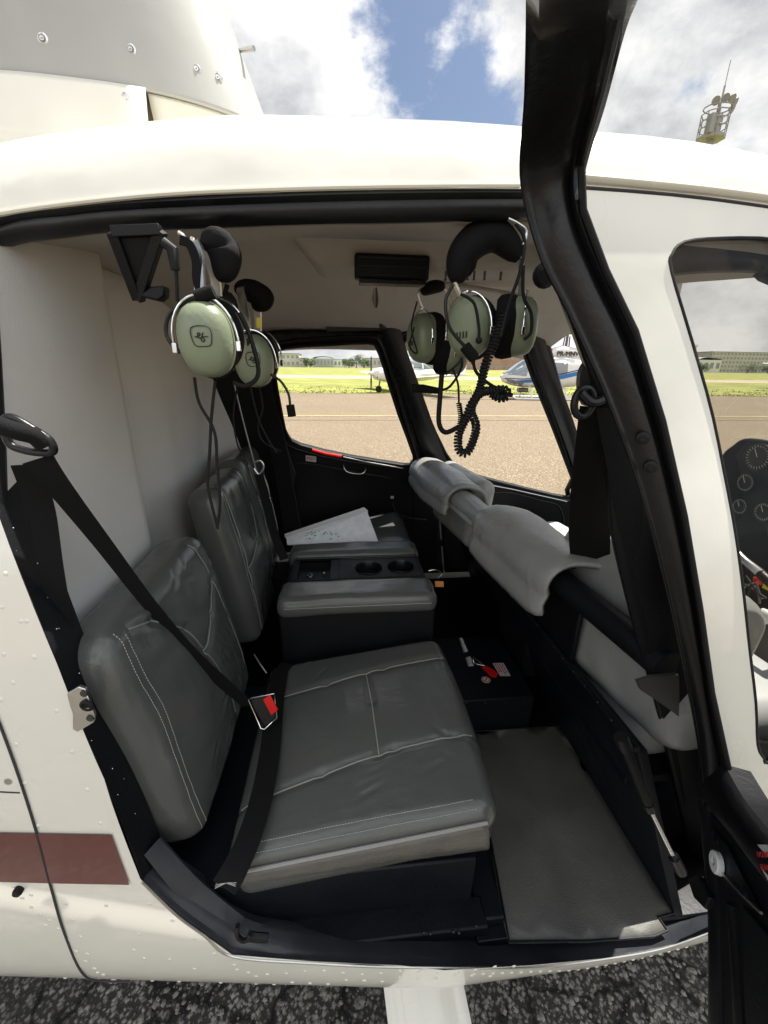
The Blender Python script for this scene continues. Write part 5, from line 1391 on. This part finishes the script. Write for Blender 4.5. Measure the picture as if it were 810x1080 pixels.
# ---- parked helicopter
q = gp(548, 421.5)
def parked_heli(loc, rz):
    r = empty('parked_helicopter', loc, rz, 'white helicopter with blue stripe and red rotor covers parked across the apron', 'helicopter', local=True)
    st = [(2.35, .05, 1.0, 1.1), (2.2, .30, .80, 1.25), (1.8, .52, .66, 1.48), (1.3, .64, .58, 1.85), (.7, .68, .55, 2.08), (-.6, .68, .55, 2.12), (-1.4, .62, .62, 2.08), (-2.0, .42, .95, 1.95), (-2.7, .22, 1.30, 1.78), (-4.5, .14, 1.48, 1.76), (-6.8, .09, 1.62, 1.80)]
    f = build('body', loft(st, 28, .8), 'farwhite', r)
    def side(x, z, s, off=.012):
        for i in range(len(st)-1):
            if st[i+1][0] <= x <= st[i][0]:
                t = (st[i][0]-x)/(st[i][0]-st[i+1][0]); ry = st[i][1]+(st[i+1][1]-st[i][1])*t; z0 = st[i][2]+(st[i+1][2]-st[i][2])*t; z1 = st[i][3]+(st[i+1][3]-st[i][3])*t
                sn = max(-1, min(1, (z-(z0+z1)/2)/((z1-z0)/2))); aa = math.asin(math.copysign(abs(sn)**(1/.8), sn)); return V((x, s*(ry*max(0, math.cos(aa))**.8+off), z))
        return V((x, 0, z))
    def patch(nm, poly, m_, s, off=.012, lab=None, parent=f):
        return build(nm, sheet(poly, [], lambda x, z: side(x, z, s, off), .12), m_, parent, cull=False, label=lab)
    for s in (-1, 1):
        patch('windshield', [(2.12, 1.18), (1.25, 1.12), (1.10, 1.78), (1.36, 1.80), (1.78, 1.44)], 'farglass', s)
        patch('side_window', [(1.02, 1.20), (.45, 1.20), (.42, 1.75), (.92, 1.75)], 'farglass', s)
        patch('side_window', [(.02, 1.20), (-.75, 1.20), (-.72, 1.75), (.02, 1.78)], 'windowdark', s)
        patch('door_opening', [(.35, .70), (.08, .70), (.08, 1.80), (.35, 1.80)], 'windowdark', s, .014)
        patch('blue_stripe', [(2.1, .86), (1.4, .80), (.5, .84), (-.6, 1.02), (-1.6, 1.26), (-2.6, 1.54), (-2.6, 1.66), (-1.6, 1.45), (-.6, 1.22), (.5, 1.02), (1.4, .93)], 'blue', s, .016)
        patch('navy_stripe', [(2.2, .99), (1.4, .96), (.5, 1.05), (-.6, 1.25), (-1.6, 1.49), (-1.6, 1.53), (-.6, 1.30), (.5, 1.09), (1.4, 1.0), (2.2, 1.02)], 'navy', s, .018)
        patch('nose_panel', [(2.22, .84), (1.75, .66), (1.30, .62), (1.30, .80), (1.9, .95), (2.26, 1.0)], 'grey', s, .02)
    build('nose_window', loft([(2.22, .20, 1.10, 1.27), (1.95, .36, 1.2, 1.42), (1.6, .42, 1.3, 1.70), (1.28, .46, 1.45, 1.885)], 20), 'farglass', f)
    cow = build('engine_cowling', loft([(.35, .12, 2.02, 2.10), (.0, .34, 2.0, 2.45), (-.5, .38, 2.0, 2.58), (-1.4, .34, 1.95, 2.45), (-2.3, .16, 1.75, 2.0)], 18), 'farwhite', r)
    build('intake_grille', MB().box((-.55, -.385, 2.28), (.5, .02, .3)), 'grey', cow)
    for s in (-1, 1): build('intake_cover', MB().lathe((.02, .17*s, 2.28), (1, .0, 0), [(.15, -.02), (.15, .06), (.0001, .06)], 14), 'red', cow)
    build('exhaust_cover', MB().box((-1.45, 0, 2.58), (.22, .3, .28)), 'red', cow, bevel=.05)
    build('cover_ribbon', MB().ribbon(cat([V((-.5, -.42, 2.25)), V((-.7, -.70, 1.95)), V((-.9, -.74, 1.72))], 4), V((1, 0, 0)), .09, .02).ribbon(cat([V((-.6, -.42, 2.25)), V((-1.0, -.72, 1.98)), V((-1.3, -.74, 1.8))], 4), V((1, 0, 0)), .09, .02), 'red', cow)
    mt = build('rotor_mast', MB().tube([V((-.75, 0, 2.4)), V((-.75, 0, 3.15))], .06, 10).tube([V((-.6, 0, 2.5)), V((-.63, 0, 3.0))], .03, 6).tube([V((-.9, 0, 2.5)), V((-.87, 0, 3.0))], .03, 6), 'darksteel', r)
    build('rotor_hub', MB().box((-.75, 0, 3.15), (.7, .16, .12)), 'darksteel', mt, bevel=.03)
    for s in (-1, 1): build('rotor_blade', MB().box((-.75+s*2.9, 0, 3.14-.03), (5.2, .30, .035)), 'grey', r, bevel=.008)
    for s in (-1, 1):
        build('skid', MB().tube(cat([V((2.0, .95*s, .28)), V((1.75, .95*s, .08)), V((1.2, .95*s, .05)), V((-1.3, .95*s, .05))], 4), .05, 10), 'farwhite', r)
        for x in (.95, -.75): build('skid_strut', MB().tube(cat([V((x, .3*s, .62)), V((x, .7*s, .5)), V((x, .95*s, .06))], 4), .045, 8), 'farwhite', r)
    build('belly_equipment', MB().box((1.05, -.3, .42), (.5, .4, .22)), 'darksteel', r, bevel=.04)
    build('tail_fin', MB().prism([V((-6.5, .03, 1.7)), V((-7.0, .03, 2.7)), V((-7.3, .03, 2.7)), V((-6.95, .03, 1.65)), V((-7.25, .03, .9)), V((-7.0, .03, .9))], V((0, -.06, 0))), 'farwhite', r)
    build('stabiliser', MB().box((-4.6, 0, 1.62), (.45, 1.9, .05)), 'farwhite', r)
    text('PR-MNV', .30, (-.72, .44, 2.18), (-1, 0, 0), (0, -.2, 1), 'ink', r, depth=.03); text('PR-MNV', .30, (-.72, -.44, 2.18), (1, 0, 0), (0, .2, 1), 'ink', r, depth=.03)
    return r
ph = parked_heli((0, 0, 0), 0)
PHS = 1.0
ph.location = (q.x+1.55, q.y+.6, 0); ph.rotation_euler.z = R(180-6)

# ---- far buildings, trees, floodlight tower
def building(x0, x1, y, h, dep, m_, label, floors=2, nw=8, roof='flat', group=None):
    r = empty('building', ((x0+x1)/2, y, 0), label=label, cat_='building', group=group)
    w = build('wall', MB().box(((x0+x1)/2, y+dep/2, h/2), (x1-x0, dep, h)), m_, r, smooth=False)
    if roof == 'flat': build('roof', MB().box(((x0+x1)/2, y+dep/2, h+.2), (x1-x0+.8, dep+.8, .4)), 'roofgrey', r, smooth=False)
    else:
        c = (x0+x1)/2; rows = []
        for i in range(9):
            a = math.pi*i/8; rows.append([V((c-(x1-x0)/2*1.02*math.cos(a), y-.3, h+(x1-x0)*.10*math.sin(a))), V((c-(x1-x0)/2*1.02*math.cos(a), y+dep, h+(x1-x0)*.10*math.sin(a)))])
        build('roof', MB().grid(rows), 'roofgrey', r, solid=.2)
    fh = h/floors
    for k in range(floors):
        for i in range(nw):
            xx = x0+(x1-x0)*(i+.5)/nw; build('window', MB().box((xx, y-.03, fh*(k+.55)), ((x1-x0)/nw*.55, .12, fh*.45)), 'windowdark', r, smooth=False)
    return r
def bx(px0, px1, y): return P(px0, 386, Y=y).x, P(px1, 386, Y=y).x
for (p0, p1, y, h, dep, m_, lab, fl, nw, rf) in [
    (288, 316, 300, 8.5, 20, 'wall', 'cream two-storey terminal building left of the far rear window', 2, 6, 'flat'),
    (316, 324, 290, 5.5, 15, 'wall', 'small pale annexe beside the terminal building', 2, 2, 'flat'),
    (330, 352, 310, 6.0, 25, 'roofgrey', 'long low grey hangar behind the grass field', 1, 6, 'arch'),
    (352, 368, 330, 5.5, 25, 'farwhite', 'low white shed right of the grey hangar', 1, 4, 'flat'),
    (384, 420, 340, 7, 20, 'wall', 'low beige block behind the far door pillar', 1, 8, 'flat'),
    (425, 470, 330, 7, 20, 'roofgrey', 'grey hangar behind the parked airplane', 1, 6, 'arch'),
    (486, 528, 260, 10, 25, 'wallred', 'reddish brick hangar block behind the parked helicopter', 3, 10, 'flat'),
    (528, 575, 280, 9, 25, 'wallred', 'second reddish block right of the brick hangar', 2, 10, 'flat'),
    (748, 845, 330, 16, 30, 'wall', 'long beige five-storey building seen through the tinted front window', 5, 26, 'flat'),
    (735, 760, 300, 9, 20, 'farwhite', 'low white hangar in front of the long beige building', 1, 4, 'arch')]:
    x0, x1 = bx(p0, p1, y); building(x0, x1, y, h, dep, m_, lab, fl, nw, rf)
def tree(px, y, h, w, lab, seed):
    x = P(px, 386, Y=y).x; r = empty('tree', (x, y, 0), label=lab, cat_='tree', group='trees on the far side of the field'); random.seed(seed)
    t = MB(); t.tube([V((x, y, 0)), V((x, y, h*.5))], [.35, .2], 8)
    for k in range(5): t.tube([V((x, y, h*.3)), V((x+random.uniform(-w, w)*.4, y+random.uniform(-w, w)*.4, h*.7))], [.15, .05], 6)
    build('trunk', t, 'bark', r)
    mb = MB()
    cl = [(V((x+random.uniform(-w, w)*.5, y+random.uniform(-w, w)*.4, h*random.uniform(.4, .85))), random.uniform(.18, .32)*w) for _ in range(14)]
    for c, rr in cl:
        for _ in range(120):
            d = V((random.gauss(0, 1), random.gauss(0, 1), random.gauss(0, 1))).normalized()*rr*random.random()**.4
            p = c+d; s = random.uniform(.18, .42); a = V((random.uniform(-1, 1), random.uniform(-1, 1), random.uniform(-1, 1))).normalized()*s; b = a.orthogonal().normalized()*s*.7
            mb.add([p-a, p+b, p+a, p-b], [(0, 1, 2, 3)])
    build('crown', mb, 'leaf', r, smooth=False, cull=False)
for i, (px, y, h, w, lab) in enumerate([(376, 280, 7.5, 9, 'rounded bushy tree right of the low sheds'), (368, 285, 5.5, 7, 'small bush left of the rounded bushy tree'), (327, 290, 5, 7, 'low tree between terminal and hangar'), (384, 290, 5.5, 6, 'small tree right of the rounded bushy tree'), (445, 300, 8, 10, 'dark tree above the airplane canopy'), (478, 300, 9, 9, 'dark tree left of the reddish block'), (742, 290, 6, 8, 'low tree at the left of the long beige building'), (790, 290, 6, 12, 'low wide tree before the long beige building'), (812, 285, 6, 9, 'low tree at the right edge before the long building')]): tree(px, y, h, w, lab, 40+i)
# fence line far behind the field
mb = MB()
fx0, fx1 = P(285, 386, Y=250).x, P(600, 386, Y=250).x
fen = empty('perimeter_fence', ((fx0+fx1)/2, 250, 0), label='thin grey perimeter fence along the far side of the field', cat_='fence')
for i in range(60): build('fence_post', MB().box((fx0+(fx1-fx0)*i/59, 250, 1.2), (.15, .15, 2.4)), 'roofgrey', fen, smooth=False)
mb = MB()
for z in (.4, 1.2, 2.3): mb.box(((fx0+fx1)/2, 250, z), (fx1-fx0, .06, .06))
build('fence_rail', mb, 'roofgrey', fen, smooth=False)
# floodlight tower
D = 60
tp = P(749, 148, Y=D*.80); tw = empty('floodlight_tower', (tp.x, tp.y, 0), label='tall floodlight tower with platform and lamp heads above the roof', cat_='floodlight tower')
s_ = (tp-EYE).length/F*.80   # metres per pixel near the platform
sz = tp.z
build('pole', MB().tube([V((tp.x, tp.y, 0)), V((tp.x, tp.y, sz+1.2))], [.55, .32], 16), 'mast', tw)
mb = MB(); pr_ = 1.15
oct_ = [V((tp.x+pr_*1.1*math.cos(a*math.pi/4+.4), tp.y+pr_*math.sin(a*math.pi/4+.4), sz)) for a in range(8)]
mb.prism(oct_, V((0, 0, .25))); build('platform', mb, 'mast', tw, smooth=False)
rl = MB()
for z in (.9, 1.5, 2.1): rl.tube([p+V((0, 0, z)) for p in oct_], .05, 6, closed=True)
for p in oct_: rl.tube([p, p+V((0, 0, 2.1))], .05, 6)
build('railing', rl, 'mast', tw)
build('equipment_box', MB().box((tp.x-.55, tp.y-.7, sz+1.0), (1.1, .5, 1.5)), 'mast', tw, smooth=False)
build('upper_pole', MB().tube([V((tp.x+.15, tp.y, sz)), V((tp.x+.15, tp.y, sz+3.0))], .16, 10), 'mast', tw)
for i, (dx, dy, dz) in enumerate([(-.9, -.7, 2.75), (-.25, -1.0, 2.85), (.45, -1.0, 2.85), (1.05, -.7, 2.75), (1.45, -.1, 2.55)]):
    hd = MB().lathe(V((tp.x+dx, tp.y+dy, sz+dz)), V((dx*.6, -1, -.55)), [(.12, -.25), (.34, .0), (.36, .16), (.30, .16), (.0001, .10)], 14); build('floodlight', hd, 'grey', tw)
build('lamp_ring', MB().tube([V((tp.x+1.35*math.cos(a*.5), tp.y-.1+1.0*math.sin(a*.5), sz+2.5)) for a in range(13)], .06, 6, closed=True), 'mast', tw)
lad = MB()
for dx in (-.75, -.45): lad.tube([V((tp.x+dx, tp.y-.4, sz-8)), V((tp.x+dx, tp.y-.4, sz+.2))], .04, 6)
for k in range(16): lad.tube([V((tp.x-.75, tp.y-.4, sz-.3-k*.45)), V((tp.x-.45, tp.y-.4, sz-.3-k*.45))], .03, 6)
for k in range(5): lad.tube([V((tp.x-.6-.5*math.cos(a), tp.y-.4-.5*math.sin(a), sz-.6-k*1.2)) for a in [math.pi*i/8 for i in range(9)]], .03, 6)
build('ladder', lad, 'mast', tw)
build('antenna', MB().tube([V((tp.x+.25, tp.y, sz+2.9)), V((tp.x+.25, tp.y, sz+4.3))], .08, 8).tube([V((tp.x+.25, tp.y, sz+4.2)), V((tp.x+.25, tp.y, sz+6.2))], .035, 6), 'mast', tw)

# ================================================================== LIGHT
SUNDIR = V((.42, .24, 1.05)).normalized()
sun = bpy.data.lights.new('sun', 'SUN'); sun.energy = 4.5; sun.angle = R(.5); sun.color = (1, .95, .87)
so_ = bpy.data.objects.new('sun', sun); COL.objects.link(so_); so_.rotation_euler = (-SUNDIR).to_track_quat('-Z', 'Y').to_euler(); so_.location = (3, 3, 8)
elev = math.asin(SUNDIR.z); azi = math.atan2(SUNDIR.x, SUNDIR.y)
w = bpy.data.worlds.new('World'); scene.world = w; w.use_nodes = True; nt = w.node_tree; N = nt.nodes; L = nt.links
bg = N['Background']; sky = N.new('ShaderNodeTexSky'); sky.sky_type = 'NISHITA'; sky.sun_disc = False; sky.sun_elevation = elev; sky.sun_rotation = azi; sky.dust_density = 1.5
tc = N.new('ShaderNodeTexCoord')
def mnode(op, a, b=None, clamp=False):
    m_ = N.new('ShaderNodeMath'); m_.operation = op; m_.use_clamp = clamp
    for i, q_ in enumerate((a, b)):
        if q_ is None: continue
        if isinstance(q_, (int, float)): m_.inputs[i].default_value = q_
        else: L.new(q_, m_.inputs[i])
    return m_.outputs[0]
def nz(scale, det, rough, stretch=(1, 1, 1), loc=(0, 0, 0)):
    mp = N.new('ShaderNodeMapping'); mp.inputs['Scale'].default_value = stretch; mp.inputs['Location'].default_value = loc; L.new(tc.outputs['Generated'], mp.inputs[0])
    n_ = N.new('ShaderNodeTexNoise'); n_.inputs['Scale'].default_value = scale; n_.inputs['Detail'].default_value = det; n_.inputs['Roughness'].default_value = rough; L.new(mp.outputs[0], n_.inputs['Vector']); return n_.outputs['Fac']
def blob(px, py, rad, soft):
    d = ray(px, py).normalized(); vm = N.new('ShaderNodeVectorMath'); vm.operation = 'DOT_PRODUCT'; L.new(tc.outputs['Generated'], vm.inputs[0]); vm.inputs[1].default_value = d
    mr = N.new('ShaderNodeMapRange'); mr.interpolation_type = 'SMOOTHSTEP'; mr.inputs[1].default_value = math.cos(rad+soft); mr.inputs[2].default_value = math.cos(max(0, rad-soft)); L.new(vm.outputs['Value'], mr.inputs[0]); return mr.outputs[0]
n1 = nz(3.2, 12, .62, (1, 1, 1.5)); 
den = mnode('ADD', n1, mnode('MULTIPLY', blob(300, 60, R(10), R(9)), .30))
den = mnode('ADD', den, mnode('MULTIPLY', blob(515, 55, R(1.5), R(6)), .17))
den = mnode('SUBTRACT', den, mnode('MULTIPLY', blob(470, 60, R(6), R(8)), .30))
den = mnode('SUBTRACT', den, mnode('MULTIPLY', blob(545, 110, R(4), R(5)), .16))
den = mnode('ADD', den, mnode('MULTIPLY', blob(760, 20, R(16), R(10)), .22))
den = mnode('ADD', den, mnode('MULTIPLY', blob(500, 430, R(40), R(12)), .20))
den = mnode('SUBTRACT', den, mnode('MULTIPLY', blob(790, 140, R(4), R(8)), .30))
den = mnode('SUBTRACT', den, mnode('MULTIPLY', blob(690, 130, R(2), R(4)), .10))
rp = N.new('ShaderNodeMapRange'); rp.interpolation_type = 'SMOOTHSTEP'; rp.inputs[1].default_value = .50; rp.inputs[2].default_value = .64; L.new(den, rp.inputs[0])
n2 = nz(5.5, 10, .6, (1, 1, 1.6), (3, 1, 2))
cr = N.new('ShaderNodeValToRGB'); ce = cr.color_ramp.elements; ce[0].position = .36; ce[0].color = (.26, .265, .275, 1); ce[1].position = .64; ce[1].color = (.50, .495, .49, 1)
sh = mnode('ADD', n2, mnode('MULTIPLY', blob(330, 40, R(14), R(8)), .16)); sh = mnode('SUBTRACT', sh, mnode('MULTIPLY', blob(275, 105, R(4), R(7)), .20)); sh = mnode('SUBTRACT', sh, mnode('MULTIPLY', blob(720, 90, R(14), R(10)), .05))
L.new(sh, cr.inputs['Fac'])
sk = N.new('ShaderNodeMix'); sk.data_type = 'RGBA'; sk.blend_type = 'MULTIPLY'; sk.inputs[0].default_value = 1; L.new(sky.outputs[0], sk.inputs[6]); sk.inputs[7].default_value = (.050, .050, .050, 1)
mx = N.new('ShaderNodeMix'); mx.data_type = 'RGBA'; L.new(rp.outputs[0], mx.inputs[0]); L.new(sk.outputs[2], mx.inputs[6]); L.new(cr.outputs[0], mx.inputs[7])
# unseen bright cloud, added behind the camera to light the cabin
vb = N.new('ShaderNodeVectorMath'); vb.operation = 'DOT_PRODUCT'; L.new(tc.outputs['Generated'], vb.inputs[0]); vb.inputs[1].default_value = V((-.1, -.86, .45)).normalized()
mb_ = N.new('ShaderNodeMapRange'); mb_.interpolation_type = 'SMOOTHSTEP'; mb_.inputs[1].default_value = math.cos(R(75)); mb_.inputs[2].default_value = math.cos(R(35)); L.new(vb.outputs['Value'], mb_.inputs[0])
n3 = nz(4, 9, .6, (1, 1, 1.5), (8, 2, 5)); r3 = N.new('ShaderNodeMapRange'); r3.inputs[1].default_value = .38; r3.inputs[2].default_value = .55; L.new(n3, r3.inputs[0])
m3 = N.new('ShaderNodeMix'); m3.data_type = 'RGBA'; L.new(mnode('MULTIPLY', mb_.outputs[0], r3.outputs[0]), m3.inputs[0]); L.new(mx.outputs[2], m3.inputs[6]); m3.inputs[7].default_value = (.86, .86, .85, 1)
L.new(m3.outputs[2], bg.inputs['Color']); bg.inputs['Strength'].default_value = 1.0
scene.view_settings.view_transform = 'Standard'; scene.view_settings.look = 'None'; scene.view_settings.gamma = 1; scene.view_settings.use_curve_mapping = False
scene.view_settings.exposure = 1.25
scene.cycles.max_bounces = 10; scene.cycles.diffuse_bounces = 5; scene.cycles.transparent_max_bounces = 16; scene.cycles.sample_clamp_indirect = 8
scene.cycles.caustics_reflective = False; scene.cycles.caustics_refractive = False
